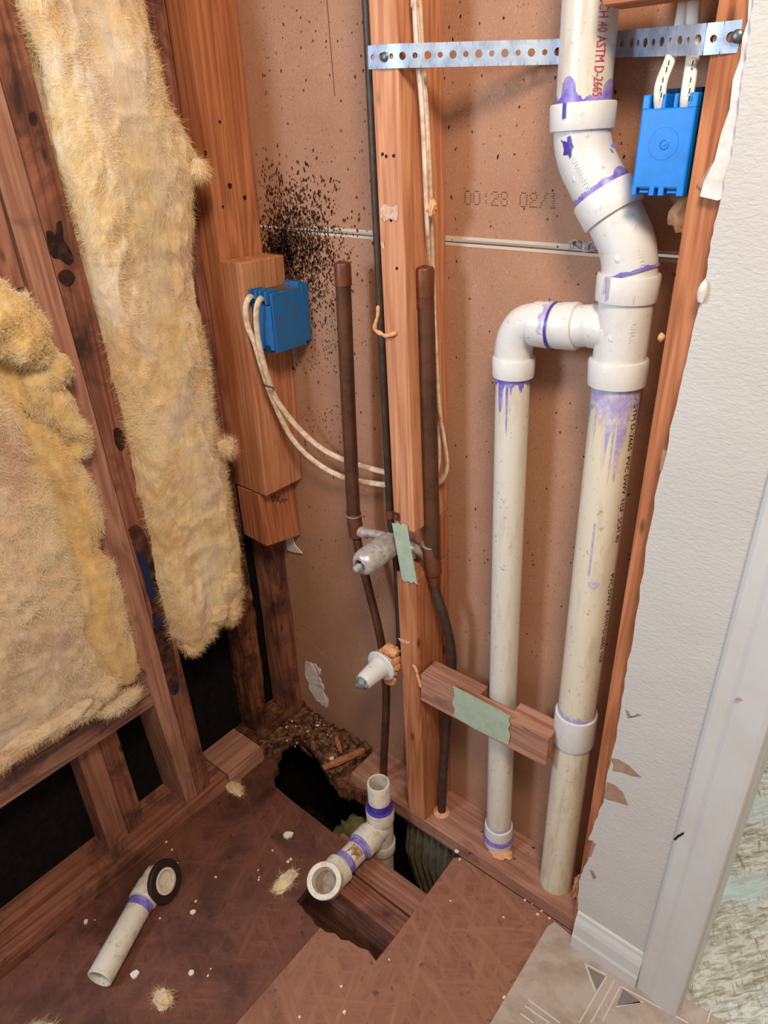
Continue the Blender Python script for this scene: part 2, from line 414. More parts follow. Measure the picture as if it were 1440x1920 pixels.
# ---- left wall: black building paper behind the studs
wall_left = box('wall_left', (-.113, -.10, -1.25, .03, -.45, 1.95), BLACK, 0)
tag(wall_left, 'black building paper behind the left studs', kind='structure')

# ---- floor boards
floor = empty('floor', (.4, -.5, 0), 'rough brown particle board subfloor with a cut out hole', None, None, 'structure')
def zpoly(pix, z): return [PZ(a, b, z) for a, b in pix]
hole_front = zpoly([(705,1802),(690,1782),(672,1776),(655,1764),(640,1762),(628,1750),(612,1748),(600,1738),(592,1734),(584,1720),(572,1710),(566,1700),(555,1690)], 0)
LB = [Vector((-.02,-1.25,0)), Vector((.3972,-1.25,0)), Vector((.3972,-.390,0))]
hf_l = [p for p in hole_front if p.x < .392]; hf_r = [p for p in hole_front if p.x >= .398]
LB += hf_l + zpoly([(600,1640),(646,1594),(655,1588),(640,1574),(590,1534),(548,1502),(516,1474),(512,1452),(522,1440),(518,1424),(528,1412),(524,1400),(545,1388)], 0)
LB += [Vector((.02,-.075,0)), Vector((-.02,-.075,0))]
prism('floor_board', LB, 'z', -.019, 0, OSB_L, parent=floor)
RB = [Vector((.3978,-1.25,0)), Vector((.748,-1.25,0)), Vector((.748,-.115,0)), Vector((.80,-.115,0)), Vector((.80,-.1005,0)), Vector((.53,-.1005,0)), PZ(851,1608,0), PZ(800,1678,0), PZ(745,1752,0)] + hf_r + [Vector((.3978,-.389,0))]
prism('floor_board', RB, 'z', -.019, 0, OSB_R, parent=floor)
# vinyl flooring, lower right
vinyl = m_v = None
def m_vinyl():
    m = NT('vinyl_stone', .45, .35); v = m.coords((1,1,1), False)
    c = m.ramp(m.noise(v, 14, 5, .65, .4), [(.3, (150,128,112)), (.55, (182,164,148)), (.75, (170,160,154))])
    return m.out(c)
VIN = M('vinyl', m_vinyl)
floor2 = prism('floor', [PZ(1026,1738,.004), Vector((.742,-1.25,.004)), Vector((1.9,-1.25,.004)), Vector((1.9,-.07,.004)), Vector((.975,-.088,.004)), Vector((.79,-.112,.004)), PZ(1040,1728,.004)], 'z', 0.0005, .004, VIN,
    label='grey beige patterned vinyl flooring beside the bare subfloor', kind='structure')
def vpoly(name, pix, mat):
    return prism(name, [PZ(a, b, .0044) for a, b in pix], 'z', .0041, .0045, mat, parent=floor2)
VL = plain('vinyl_line', (206,194,180), .5); VG = plain('vinyl_grey', (124,112,106), .5, .3, 0, (142,130,122), 60)
def vline(a, b, w=3.0):
    A = Vector(a); B = Vector(b); d = (B-A).normalized(); n = Vector((-d.y, d.x))*w/2
    vpoly('printed_line', [tuple(A-n), tuple(B-n), tuple(B+n), tuple(A+n)], VL)
vpoly('printed_triangle', [(1102,1813),(1135,1831),(1119,1856)], VG)
vpoly('printed_triangle', [(1168,1854),(1202,1880),(1156,1886)], VG)
for a, b in (((1097,1806),(1116,1860)),((1100,1809),(1138,1829)),((1138,1829),(1086,1918)),((1152,1838),(1108,1918)),((1163,1850),(1130,1915)),((1165,1850),(1290,1918)),((1154,1888),(1206,1878)),((990,1874),(1050,1918)),((984,1886),(1030,1918)),((976,1900),(1000,1918)),((1334,1890),(1326,1918))):
    vline(a, b)
# neighbouring room floor through the doorway
def m_splat():
    m = NT('spattered_osb', .6, .3); v = m.coords((1,1,1), False)
    hs = m.noise(m.strand((30,130,20), (0,0,.9)), 1, 5, .6, .8); hs2 = m.noise(m.strand((130,30,20), (0,0,.5)), 1, 5, .6, .8)
    c = m.ramp(hs, [(.35, (146,140,116)), (.6, (216,216,204))])
    c = m.mix(m.ramp(hs2, [(.55, (0,0,0,1)), (.7, (.8,.8,.8,1))]), c, (112,106,90))
    c = m.mix(m.ramp(m.noise(v, 5.5, 2, .5), [(.5, (0,0,0,1)), (.6, (.75,.75,.75,1))]), c, (190,214,214))
    m.bump(hs2, .3, .001); return m.out(c)
floor3 = box('floor', (.60, 2.1, -.085, 2.0, -.03, -.002), M('splat', m_splat), 0, label='paint spattered pale board floor beyond the doorway', kind='structure')
box('wall_next_room', (.3, 2.6, 2.0, 2.02, -.03, 2.4), WW, 0, label='plain white wall of the room beyond the doorway', kind='structure')
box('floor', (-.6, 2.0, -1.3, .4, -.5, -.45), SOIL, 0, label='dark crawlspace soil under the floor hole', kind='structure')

# ---- finished white wall on the right, its torn left edge, baseboard and door casing
yw = -.113
edge = [(1440,-200),(1412,0),(1409,40),(1400,95),(1391,140),(1388,180),(1379,235),(1376,270),(1364,320),(1352,372),(1338,420),(1330,470),(1322,520),(1316,540),(1314,565),(1304,600),(1290,660),(1276,715),(1262,780),(1248,850),(1232,910),(1222,975),(1208,1050),(1198,1125),(1190,1180),(1178,1240),(1170,1290),(1160,1345),(1152,1400),(1140,1450),(1131,1505),(1120,1530),(1106,1565),(1103,1575),(1112,1576),(1108,1600),(1096,1625),(1089,1640),(1086,1660),(1083,1690),(1084,1708)]
random.seed(3)
EP = []
for i in range(len(edge)-1):
    a, b = PY(*edge[i], yw), PY(*edge[i+1], yw)
    for k in range(3):
        p = a.lerp(b, k/3); EP.append(p + Vector((random.uniform(-.0012,.0012), 0, 0)))
EP.append(PY(*edge[-1], yw)); EP.append(Vector((EP[-1].x, yw, 0.0)))
wall_right = prism('wall_right', [Vector((EP[0].x+.002,yw,1.9))] + EP + [Vector((.955,yw,0)), Vector((.955,yw,1.9))], 'y', yw, -.1005, WW, label='textured white painted drywall beside the right stud', kind='structure')
GYP = plain('gypsum_edge', (206,188,166), .9, .1, 0, (166,140,118), 90, .3)
patch('torn_gypsum_edge', [(1424,-60),(1418,0),(1413,60),(1402,130),(1392,200),(1380,270),(1369,320),(1358,372),(1345,376),(1312,368),(1320,340),(1340,300),(1352,250),(1368,205),(1374,150),(1388,110),(1392,70),(1402,40),(1404,0),(1410,-60)], -.1085, .008, PAPER, wall_right)
patch('torn_paper', [(1306,345),(1318,332),(1334,304),(1344,318),(1352,342),(1350,378),(1328,368)], -.1025, .002, PAPERB, wall_right)
patch('scraped_patch', [(1142,1420),(1160,1424),(1180,1436),(1190,1446),(1203,1458),(1184,1455),(1165,1448),(1148,1446),(1150,1434)], yw-.0004, .0003, PAPERB, wall_right)
patch('scraped_patch', [(1138,1466),(1152,1472),(1168,1486),(1178,1511),(1160,1505),(1140,1500),(1132,1496)], yw-.0004, .0003, PAPERB, wall_right)
for a in ((1243,842,1236,880),(1196,1338,1176,1344),(1172,1330,1177,1344),(1110,1578,1102,1606),(1105,1630,1112,1646)):
    patch('scraped_patch', [(a[0],a[1]),(a[0]+7,a[1]+4),(a[2]+6,a[3]),(a[2],a[3]+3)], yw-.0004, .0003, PAPERB, wall_right)
lump('torn_gypsum_chip', PY(1317,548,-.116), (.005,.004,.011), PAPER, .3, 2, 3, 2, parent=wall_right)
def extr_profile(name, prof, ax, a0, a1, mat, **k):   # prof: 2-D points in the other two axes (as 3-D with ax coordinate free)
    return prism(name, prof, ax, a0, a1, mat, **k)
bprof = [(0,-.113,0),(0,-.127,0),(0,-.127,.03),(0,-.1245,.036),(0,-.1235,.062),(0,-.121,.072),(0,-.1175,.080),(0,-.1165,.088),(0,-.113,.092)]
prism('baseboard_right', [Vector(p) for p in bprof], 'x', .787, .909, TRIM, bevel=.001, label='short dirty white baseboard under the white wall', kind='structure')
cprof = [(.909,-.113),(.909,-.121),(.914,-.1245),(.923,-.1255),(.93,-.1245),(.938,-.128),(.960,-.131),(.972,-.132),(.979,-.130),(.981,-.126),(.981,-.113)]
TR1 = prism('trim_1', [Vector((a,b,0)) for a,b in cprof], 'z', .004, 1.9, TRIM, bevel=.001, label='white painted door casing right of the white wall', kind='structure')
patch('scuff_mark', [(1262,1574),(1270,1566),(1283,1560),(1281,1565),(1272,1570),(1266,1576)], -.1262, .0004, INKB, TR1)
patch('scuff_mark', [(1376,1311),(1384,1308),(1390,1314),(1382,1314)], -.1322, .0004, plain('pink_scuff', (188,140,126), .7), TR1)
box('trim_2', (.955,.984,-.112,.02,0,1.9), TRIM, .001, label='white door jamb edge behind the casing', kind='structure')

# ================================================================== FRAMING
def stud(name, levels, mat, label, group=None, bevel=.0025, cat='stud', rough=None, **k):
    L = [[(x0,y0,z),(x1,y0,z),(x1,y1,z),(x0,y1,z)] for z, x0, x1, y0, y1 in levels]
    v, f = loft(L); o = mesh(name, v, f, mat, bevel=bevel, label=label, cat=cat, group=group, **k)
    return o
def roughen(o, cuts, amp, freq, zmax=None):
    me = o.data; bm = bmesh.new(); bm.from_mesh(me)
    for _ in range(cuts): 
        ed = [e for e in bm.edges if e.calc_length() > .012]
        bmesh.ops.subdivide_edges(bm, edges=ed, cuts=1, use_grid_fill=True)
    bmesh.ops.triangulate(bm, faces=bm.faces)
    bm.normal_update(); og = WLOC[o]
    for v in bm.verts:
        w = 1.0 if zmax is None else max(0, min(1, (zmax - (v.co.z + og.z))/.15))
        q = v.co*freq; q = Vector((q.x, q.y, q.z*.35))
        v.co += v.normal*amp*w*(noise.noise(q + og*9) + .6*noise.noise(q*2.7 + og*5))
    bm.to_mesh(me); bm.free(); return o
roughen(TFLAP, 4, .006, 60)
# centre stud: cut and notched at the valve
def cx(z): return .352 + (1.476 - z)*.027
def cstud(name, z0, z1, y0, y1, label, mat, wx=.043):
    return stud(name, [(z, cx(z), cx(z)+wx, y0, y1) for z in (z0, z1)], mat, label)
ST_UP = cstud('wall_stud', .745, 1.9, -.1, 0, 'tall orange fir stud rising above the shower valve', W_FIR2())
ST_LO = cstud('wall_stud', .038, .652, -.1, 0, 'lower half of the centre stud under the shower valve', W_FIR())
cstud('stud_splice', .652, .745, -.045, 0, 'thin notched stud remnant behind the shower valve', W_FIR())
# right stud
ST_R = stud('wall_stud', [(.038,.776,.818,-.1,0),(1.9,.7655,.806,-.1,0)], W_FIR(), 'reddish fir stud between the vent stack and the white wall')
# blocking at the top right
box('blocking', (.655,.764,-.1,-.055,1.4385,1.48), W_FIR('x'), label='horizontal wood block above the right blue box', cat='blocking')
# crossing block, notched round the small pipe
zt, zb = .447, .382
bx0, bx1 = .428, .690
top = [(bx0,-.103),(bx1,-.103),(bx1,-.055),(.612,-.055),(.612,-.080),(.545,-.080),(.545,-.055),(bx0,-.055)]
bl = prism('notched_block', [Vector((a,b,0)) for a,b in top], 'z', zb, zt, W_OLDP('x'), bevel=.0015, label='horizontal notched wood block nailed beside the centre stud with green tape', cat='blocking')
# bottom plates
stud('bottom_plate', [(0,.215,.80,-.1,0),(.038,.225,.80,-.1,0)], W_OLDP('x'), 'reddish bottom plate carrying the pipes along the back wall', cat='bottom plate')
stud('bottom_plate', [(0,-.1,.004,-1.25,-.282),(.038,-.1,.0,-1.25,-.282)], W_STAIN('y'), 'long dark stained bottom plate along the left wall', cat='bottom plate')
stud('bottom_plate', [(0,-.1,.008,-.279,-.175),(.038,-.1,.004,-.279,-.175)], W_OLDP('y'), 'short pale bottom plate piece near the rotten corner', cat='bottom plate')
roughen(stud('bottom_plate', [(0,-.1,-.02,-.172,-.0),(.036,-.1,-.025,-.172,-.0)], W_ROT('y'), 'crumbling bottom plate end in the left back corner', cat='bottom plate', bevel=0), 4, .005, 45)
# left wall double stud
def yl(z, pts):
    for (za, ya), (zb_, yb) in zip(pts, pts[1:]):
        if zb_ <= z <= za: return ya + (yb-ya)*(za-z)/(za-zb_)
    return pts[0][1] if z > pts[0][0] else pts[-1][1]
R_ = [(1.9,-.367),(1.49,-.357),(1.246,-.348),(.914,-.332),(.46,-.328),(.04,-.320)]
C_ = [(1.9,-.412),(1.407,-.40),(1.18,-.39),(.976,-.383),(.683,-.374),(.354,-.366),(.04,-.356)]
L_ = [(1.9,-.446),(1.286,-.435),(.946,-.427),(.48,-.421),(.46,-.410),(.35,-.404),(.04,-.387)]
zs = [.038,.2,.35,.46,.48,.7,.95,1.2,1.45,1.9]
ST_DK = stud('wall_stud', [(z,-.1,-.010,yl(z,C_)+.0006,yl(z,R_)) for z in zs], W_STAIN(), 'dark stained stud with black spots left of the tall insulation', bevel=.002)
stud('wall_stud', [(z,-.1,-.009,yl(z,L_),yl(z,C_)-.0006) for z in zs], W_OLDP(), 'paler stud nailed beside the dark stained stud', bevel=.002)
stud('header_cripple', [(1.158,-.1,-.011,-.56,-.437),(1.9,-.1,-.011,-.57,-.447)], W_OLD(), 'reddish stud end cut off above the crumpled insulation', bevel=.002)
# short studs and horizontal sill at the lower left
stud('short_stud', [(.038,-.1,-.042,-.558,-.512),(.352,-.1,-.046,-.558,-.514)], W_OLD(), 'left one of two short studs below the weathered sill')
stud('short_stud', [(.038,-.1,-.046,-.511,-.470),(.352,-.1,-.048,-.513,-.474)], W_STAIN(), 'right one of two short studs below the weathered sill')
roughen(stud('window_sill_board', [(.345,-.1,-.009,-1.25,-.403),(.432,-.1,-.009,-1.25,-.406)], W_SILL('y'), 'weathered horizontal board under the lower left insulation', cat='board', bevel=.003), 1, .0006, 40)
# corner studs
roughen(stud('corner_stud', [(z, -.1, a, -.150 if z < .5 else -.165, b) for z, a, b in ((.036,-.047,-.112),(.2,-.045,-.104),(.4,-.044,-.102),(.55,-.044,-.102),(.80,-.045,-.102))], W_ROT(), 'rotten brown left wall stud beside the black gap', bevel=.002), 4, .004, 38, .75)
stud('corner_stud', [(.8005,-.1,-.045,-.165,-.102),(1.9,-.1,-.046,-.18,-.102)], W_STAIN(), 'upper reddish left wall stud half hidden by the tall insulation', bevel=.002)
ST_C = stud('corner_stud', [(.703,-.052,.0,-.1,-.001),(1.9,-.048,.002,-.1,-.001)], W_FIR(), 'tall fir corner stud with nail holes against the brown drywall')
v, f = loft([[(-.045,-.1,.583),(.026,-.1,.578),(.026,-.002,.560),(-.045,-.002,.57)], [(-.045,-.101,.70),(.022,-.101,.70),(.022,-.002,.70),(-.045,-.002,.70)]])
ST_E = mesh('corner_stud_end', v, f, W_FIR(), bevel=.002, label='sawn off stud end below the left block', cat='stud')
stud('nailing_block', [(.703,.0025,.046,-.101,-.001),(1.148,.0025,.054,-.101,-.001)], W_FIR2(), 'short vertical wood block holding the left blue box', cat='blocking')
roughen(stud('stud_remnant', [(.036,-.09,-.036,-.050,-.002),(.56,-.09,-.034,-.048,-.002)], W_STAIN(), 'water stained stud remnant behind the black gap', bevel=.001), 3, .002, 40)
# joists under the floor
stud('floor_joist', [(-.26,-.1,1.2,-.305,-.258),(-.021,-.1,1.2,-.305,-.258)], W_STAIN('x'), 'dark floor joist crossing the floor hole', cat='joist')
stud('floor_joist', [(-.26,.28,1.2,-.252,-.196),(-.024,.28,1.2,-.252,-.196)], W_OLD('x'), 'reddish sistered joist behind the dark joist', cat='joist')
box('crawlspace_light_block', (-.1,1.3,.03,.05,-.45,-.035), BLACK, 0, label='added black sheet below the back wall keeping light out of the floor hole', kind='structure')  # added black sheet: stops outside light so the floor hole stays dark

# ================================================================== INSULATION
def batt(rows, xb, nseg=90, nrow=220, amps=(.014,.008,.0035), seed=1, stretch=.5, pw=.42, rag_amp=.03):
    """rows: (z, y_left, y_right, x_front), top to bottom"""
    V, Fs = [], []
    ztop, zbot = rows[0][0], rows[-1][0]
    def at(z):
        for a, b in zip(rows, rows[1:]):
            if a[0] >= z >= b[0]:
                t = (a[0]-z)/(a[0]-b[0]); t = t*t*(3-2*t); return [a[i] + (b[i]-a[i])*t for i in (1,2,3)]
        return rows[-1][1:]
    for i in range(nrow+1):
        t = i/nrow; z = ztop + (zbot-ztop)*t; y0, y1, xf = at(z); yc, hw = (y0+y1)/2, (y1-y0)/2
        shrink = 1.0 if t < .97 else math.sqrt(max(.02, 1-((t-.97)/.03)**2))
        for j in range(nseg+1):
            a = math.pi*(1 - j/nseg); c, s = math.cos(a), math.sin(a)
            y = yc + hw*math.copysign(abs(c)**pw, c)*(.35+.65*shrink); x = xb + (xf-xb)*abs(s)**pw*shrink
            zz = z + rag_amp*t**6*noise.noise(Vector((y*22, seed, 3)))*1.6
            V.append(Vector((x, y, zz)))
    W = nseg+1
    for i in range(nrow):
        for j in range(nseg): Fs.append((i*W+j, i*W+j+1, (i+1)*W+j+1, (i+1)*W+j))
    # displace
    out = []
    for k, v in enumerate(V):
        i, j = divmod(k, W); a = math.pi*(1 - j/nseg)
        nrm = Vector((max(.0, math.sin(a))*.9+.1, math.cos(a)*.8, 0)).normalized()
        q = Vector((v.x*.7, v.y, v.z*stretch)) + Vector((0, seed*4.0, seed*2.0))
        d = amps[0]*noise.noise(q*13) + amps[1]*(1-2*abs(noise.noise(q*30 + Vector((noise.noise(q*9)*1.6,0,0))))) + amps[2]*noise.noise(q*85) + .0016*noise.noise(q*210)
        e = .5 + .5*math.sin(a)
        d += amps[1]*1.3*max(0, (i/nrow) - .45)*(1-2.4*abs(noise.noise(q*22 + Vector((noise.noise(q*12)*2,0,3)))))
        out.append(v + nrm*d*e + Vector((0, .006*noise.noise(q*40+Vector((5,0,0)))*(1-math.sin(a)), .004*noise.noise(q*50))))
    return out, Fs
FIBS = [plain('glass_fibre', (246,226,184), .9, .05), plain('glass_fibre_yellow', (240,204,134), .9, .05), plain('glass_fibre_peach', (230,198,166), .9, .05)]
def fibres(parent, V, n, mat=None, ln=(.008,.022), filt=None, w0=.00022, stick=.25, centre=None, cols=(0,1,2)):
    """fine curved fibres combed along a noise field, lying close to the surface"""
    out = [([], []) for _ in FIBS]
    for i in range(n):
        p = random.choice(V)
        if filt and not filt(p): continue
        q = p*14
        d = Vector((noise.noise(q)*.35, noise.noise(q+Vector((7,0,0)))*1.2, noise.noise(q+Vector((0,9,0)))*1.2 - .25)) + Vector((random.uniform(-.3,.3), random.uniform(-.5,.5), random.uniform(-.5,.5)))
        o = (p - centre).normalized() if centre is not None else Vector((.9, random.uniform(-.3,.3), 0)).normalized()
        d = (d - o*d.dot(o)*.8 + o*random.uniform(-.1, stick)).normalized()
        l = random.uniform(*ln); b = d.cross(o); b = b.normalized() if b.length > 1e-5 else Vector((0,1,0))
        c = noise.noise(p*9 + Vector((3,1,0))) + random.uniform(-.25,.25); ci = cols[0] if c > .05 else (cols[1] if c > -.22 else cols[2])
        W, Fs = out[ci]; n0 = len(W); cur = random.uniform(-.5,.5)*l; p0 = p + o*random.uniform(.0005,.0025)
        for k in range(4):
            t = k/3; m_ = p0 + d*l*t + b*cur*t*t - o*.15*l*t*t; w = b*w0*(1-.75*t); W += [m_-w, m_+w]
            if k: a = n0+2*k; Fs.append((a-2, a-1, a+1, a))
    for (W, Fs), mt in zip(out, FIBS):
        if W: mesh('loose_fibres', W, Fs, mt, parent, kind='stuff')
FIB = plain('glass_fibre', (236,216,176), .9, .1)
random.seed(11)
rows1 = [(1.75,-.352,-.185,.030),(1.50,-.350,-.183,.034),(1.40,-.344,-.168,.038),(1.30,-.342,-.138,.040),(1.26,-.340,-.150,.036),(1.15,-.338,-.160,.032),(1.0,-.336,-.168,.030),(.87,-.335,-.172,.030),(.72,-.334,-.162,.034),(.6,-.334,-.172,.036),(.52,-.334,-.176,.040),(.47,-.333,-.20,.036),(.425,-.332,-.235,.025)]
V, Fs = batt(rows1, -.098, 120, 340, (.015,.006,.004), 1)
b1 = mesh('insulation_batt', V, Fs, INS1, smooth=True, label='tall pale yellow fibreglass batt between the dark stud and the corner stud', cat='insulation')
fibres(b1, V, 46000, None, (.007,.018), stick=.12)
random.seed(12); fibres(b1, V, 500, None, (.012,.028), w0=.00012, stick=1.0)
# ragged tuft at the lower end
for i, (a, b, xx, r) in enumerate(((405,1150,.03,(.02,.028,.025)),(432,1148,.03,(.018,.02,.018)),(380,1185,.02,(.02,.026,.022)),(362,1210,.015,(.018,.02,.018)),(430,1095,.03,(.02,.026,.03)),(372,318,.045,(.016,.016,.014)),(425,840,.035,(.014,.018,.02)))):
    lump('torn_tuft', PX(a, b, xx), r, INS1, .32, 1.5, i+2, 4, 1500, parent=b1)
rows2 = [(1.22,-.98,-.63,.03),(1.08,-.98,-.545,.05),(.98,-.98,-.51,.055),(.80,-.98,-.497,.058),(.62,-.98,-.505,.06),(.56,-.98,-.50,.060),(.52,-.98,-.490,.054),(.485,-.98,-.49,.046),(.458,-.98,-.50,.030)]
V, Fs = batt(rows2, -.06, 130, 170, (.010,.006,.003), 2, .8, .30, .035)
b2 = mesh('insulation_batt', V, Fs, INS2, smooth=True, label='large pinkish fibreglass batt filling the lower left bay', cat='insulation')
fibres(b2, V, 60000, ln=(.007,.018), stick=.12, filt=lambda p: p.y > -.78, cols=(0,0,2))
for i, (a, b, xx, r) in enumerate(((225,1318,.052,(.014,.036,.012)),(160,1330,.045,(.016,.03,.014)),(60,1378,.05,(.02,.06,.018)),(120,1345,.05,(.02,.05,.016)),(10,1415,.045,(.02,.05,.016)),(200,1290,.045,(.014,.022,.018)))):
    lump('torn_tuft', PX(a, b, xx), r, INS2, .32, 1.4, i+20, 4, 1800, parent=b2)
# yellow folded layer between the pink batt and the double stud
rows3 = [(1.10,-.53,-.462,.0),(1.04,-.53,-.452,.004),(1.0,-.52,-.462,.004),(.95,-.52,-.448,.01),(.88,-.52,-.428,.018),(.80,-.515,-.421,.022),(.74,-.515,-.440,.016),(.70,-.515,-.430,.022),(.62,-.52,-.424,.024),(.5,-.52,-.424,.024),(.445,-.52,-.43,.018)]
V, Fs = batt(rows3, -.09, 80, 240, (.010,.011,.004), 5, .30, .45)
b3 = mesh('insulation_layer', V, Fs, INS3, smooth=True, label='golden yellow insulation layer folded between the pink batt and the studs', cat='insulation')
fibres(b3, V, 16000, None, (.006,.016), stick=.1, cols=(0,1,1))
# crumpled rolls in the upper left
def roll(name, ctrl, rads, mat, seed, label=None, parent=None):
    P = smooth_path(ctrl, 10); n = 40; rr = []
    for i in range(len(P)):
        t = i/(len(P)-1)*(len(rads)-1); k = min(int(t), len(rads)-2); rr.append(rads[k] + (rads[k+1]-rads[k])*(t-k))
    v, f = tube_vf(P, rr, n)
    v = [p + (p - P[i//n]).normalized()*(.009*noise.noise(Vector(p)*32+Vector((seed,0,0))) + .006*(1-2*abs(noise.noise(Vector((p[0]*60,p[1]*60,p[2]*18)))) ) + .002*noise.noise(Vector(p)*150)) for i, p in enumerate(v)]
    o = mesh(name, v, f, mat, parent, smooth=True)
    if label: tag(o, label, 'insulation')
    fibres(o, v, 5000, None, (.005,.012), stick=.08, w0=.0002, cols=(0,0,1)); return o
roll('insulation_scrap', [PX(-40,560,.02), PX(5,600,.03), PX(50,640,.03), PX(78,672,.02)], [.034,.036,.032,.012], INS3, 3, 'crumpled golden insulation roll under the cut stud end')
roll('insulation_scrap', [PX(20,548,-.05), PX(45,562,-.05), PX(58,590,-.055)], [.02,.022,.012], INS1, 6, 'small grey yellow insulation tuft tucked under the cut stud end')
roll('insulation_scrap', [PX(75,670,.01), PX(92,700,.015), PX(60,720,.01), PX(95,760,.012), PX(130,800,.012), PX(150,850,.01)], [.02,.026,.024,.026,.02,.01], INS3, 9, 'twisted golden insulation fold beside the paler stud')
# tuft entering at the lower left corner of the picture
lump('insulation_scrap', (.16,-.86,.022), (.035,.06,.03), INS1, .3, 1.6, 31, 4, 1500, label='pale insulation scrap at the lower left picture corner', cat='insulation')
for i, (a, b, r, lb) in enumerate(((440,1478,(.028,.014,.011),'cream insulation scrap lying by the left bottom plate'),(535,1652,(.014,.026,.008),'torn tan insulation scrap left of the trap fitting'),(305,1872,(.018,.014,.012),'small insulation tuft near the loose pipe'))):
    lump('insulation_scrap', PZ(a, b, .007), r, INS1, .42, 1.6, i+41, 4, 500, label=lb, cat='insulation')
# crawlspace insulation
for i, (c, r, lb) in enumerate((((.28,-.13,-.14),(.07,.05,.05),'dim greenish insulation lump inside the rotten hole'),)):
    lump('crawlspace_insulation', c, r, plain('dull_insulation', (120,112,70), .95, .05, 0, (70,62,40), 40, .4), .4, 2, i+51, 4, label=lb, cat='insulation')
# pleated insulation below the plate
V, Fs = [], []
for i in range(60):
    x = .37 + i*.0035; yy = -.075 + .007*math.sin(i*1.15) + .006*noise.noise(Vector((i*.2,0,0)))
    V += [(x, yy, -.03), (x, yy-.012, -.12), (x+.02, yy+.005, -.26)]
    if i: n0 = 3*i; Fs += [(n0-3,n0,n0+1,n0-2),(n0-2,n0+1,n0+2,n0-1)]
mesh('crawlspace_insulation', V, Fs, plain('pleated_insulation', (122,112,90), .9, .1, 0, (74,64,48), 30, .4), smooth=True, label='pale pleated insulation hanging below the back plate', cat='insulation')

# ================================================================== VENT STACK
RS, RB_ = .0302, .0243
yp = -.05
def V_(a, b): return PY(a, b, yp)
stack_base = Vector((.717, -.052, .038))
stack = empty('vent_stack', stack_base, 'white PVC vent stack with offset elbows and a side branch pipe', 'pipe')
hub4b = V_(1157, 716)
u1 = V_(1093, 200); u0 = u1 + (V_(1112, -60) - u1)
upper = tube('upper_pipe', [u1, u1.lerp(u0,.5), u1 + (u0-u1)*4.4], RS, PVC, 40, parent=stack)
lower = tube('lower_pipe', [stack_base, stack_base.lerp(hub4b,.5), hub4b], RS, PVCD, 40, parent=stack)
def hub(name, a, b, r, parent, mat=PVCF, lip=.0012):
    a = Vector(a); b = Vector(b); d = b-a; L = d.length
    return lathe(name, a, d, [(0,r*.86),(0,r),(L*.08,r+lip),(L*.9,r+lip*.4),(L,r),(L+.001,r*.86)], mat, 44, parent=parent)
RH = .0358
e1 = tube('elbow', smooth_path([V_(1094,235), V_(1092,262), V_(1100,300), V_(1120,342), V_(1136,374)], 8), RS+.0018, PVCF, 40, parent=stack)
hub('elbow_hub', V_(1094,193), V_(1091,244), RH, e1)
e2 = tube('elbow', smooth_path([V_(1143,388), V_(1158,418), V_(1174,455), V_(1180,490), V_(1180,520)], 8), RS+.0018, PVCF, 40, parent=stack)
hub('elbow_hub', V_(1130,361), V_(1152,405), RH, e2)
tee = tube('tee_fitting', [V_(1180,520), V_(1172,580), V_(1165,640), V_(1158,690)], RS+.0022, PVCF, 40, parent=stack)
hub('tee_hub', V_(1180,512), V_(1173,562), RH, tee)
hub('tee_hub', V_(1160,672), V_(1156,719), RH, tee)
tube('tee_branch', smooth_path([V_(1165,628), V_(1140,616), V_(1110,611), V_(1082,612)], 6), [.030]*6 + [.0275]*7 + [.0262]*6, PVCF, 36, parent=tee)
hub('tee_hub', V_(1084,612), V_(1042,611), .0292, tee)
be = tube('branch_elbow', smooth_path([V_(1020,608), V_(1003,606), V_(982,612), V_(968,634), V_(963,660), V_(963,680)], 8), RB_+.0022, PVCF, 36, parent=stack)
hub('elbow_hub', V_(1040,611), V_(1003,607), .0290, be)
hub('elbow_hub', V_(964,668), V_(962,704), .0288, be)
bb = Vector((.586, -.05, .042)); bt = V_(962, 700)
branch = tube('branch_pipe', [bb, bb.lerp(bt,.3), bb.lerp(bt,.65), bt], RB_, PVC, 36, parent=stack)
# couplings low on the pipes
def onaxis(a, b, z): t = (z-a.z)/(b.z-a.z); return a.lerp(b, t)
def zrow(a, b, row):   # height on an axis that shows at this picture row
    lo, hi = 0.0, 1.0
    Rt = ROT.transposed()
    for _ in range(40):
        m_ = (lo+hi)/2; q = Rt @ (a.lerp(b, m_) - CAM); r_ = CY + F*q.y/q.z
        if r_ > row: lo = m_
        else: hi = m_
    return a.lerp(b, lo)
hub('coupling', zrow(stack_base, hub4b, 1386), zrow(stack_base, hub4b, 1334), RS+.004, lower)
cp = hub('coupling', bb, zrow(bb, bt, 1545), RB_+.0035, branch, PVCF)
hub('coupling_rim', zrow(bb, bt, 1568), zrow(bb, bt, 1560), RB_+.0046, branch, PURPLE)
# purple primer: rings with drips
def primer(name, a, b, r, mat, parent, a0=0, a1=2*math.pi, drips=(), base=.5, jag=.25, n=90, seed=0):
    a = Vector(a); b = Vector(b); d = b-a; L = d.length; dd, u, w = basis(d); Vs, Fq = [], []
    for j in range(n+1):
        t = a0 + (a1-a0)*j/n; rad = u*math.cos(t) + w*math.sin(t)
        l = base + jag*noise.noise(Vector((t*3.5, seed, 0))) + jag*.5*noise.noise(Vector((t*11, seed, 2)))
        for c, wd, ln in drips:
            q = abs(t-c)/wd
            if q < 1: l = max(l, ln*(1-q*q*.35))
        l = max(.08, min(1, l))
        for k in range(5): Vs.append(a + dd*L*l*k/4 + rad*(r+.0004))
        if j:
            for k in range(4): n0 = 5*(j-1)+k; Fq.append((n0, n0+1, n0+6, n0+5))
    return mesh(name, Vs, Fq, mat, parent, smooth=True)
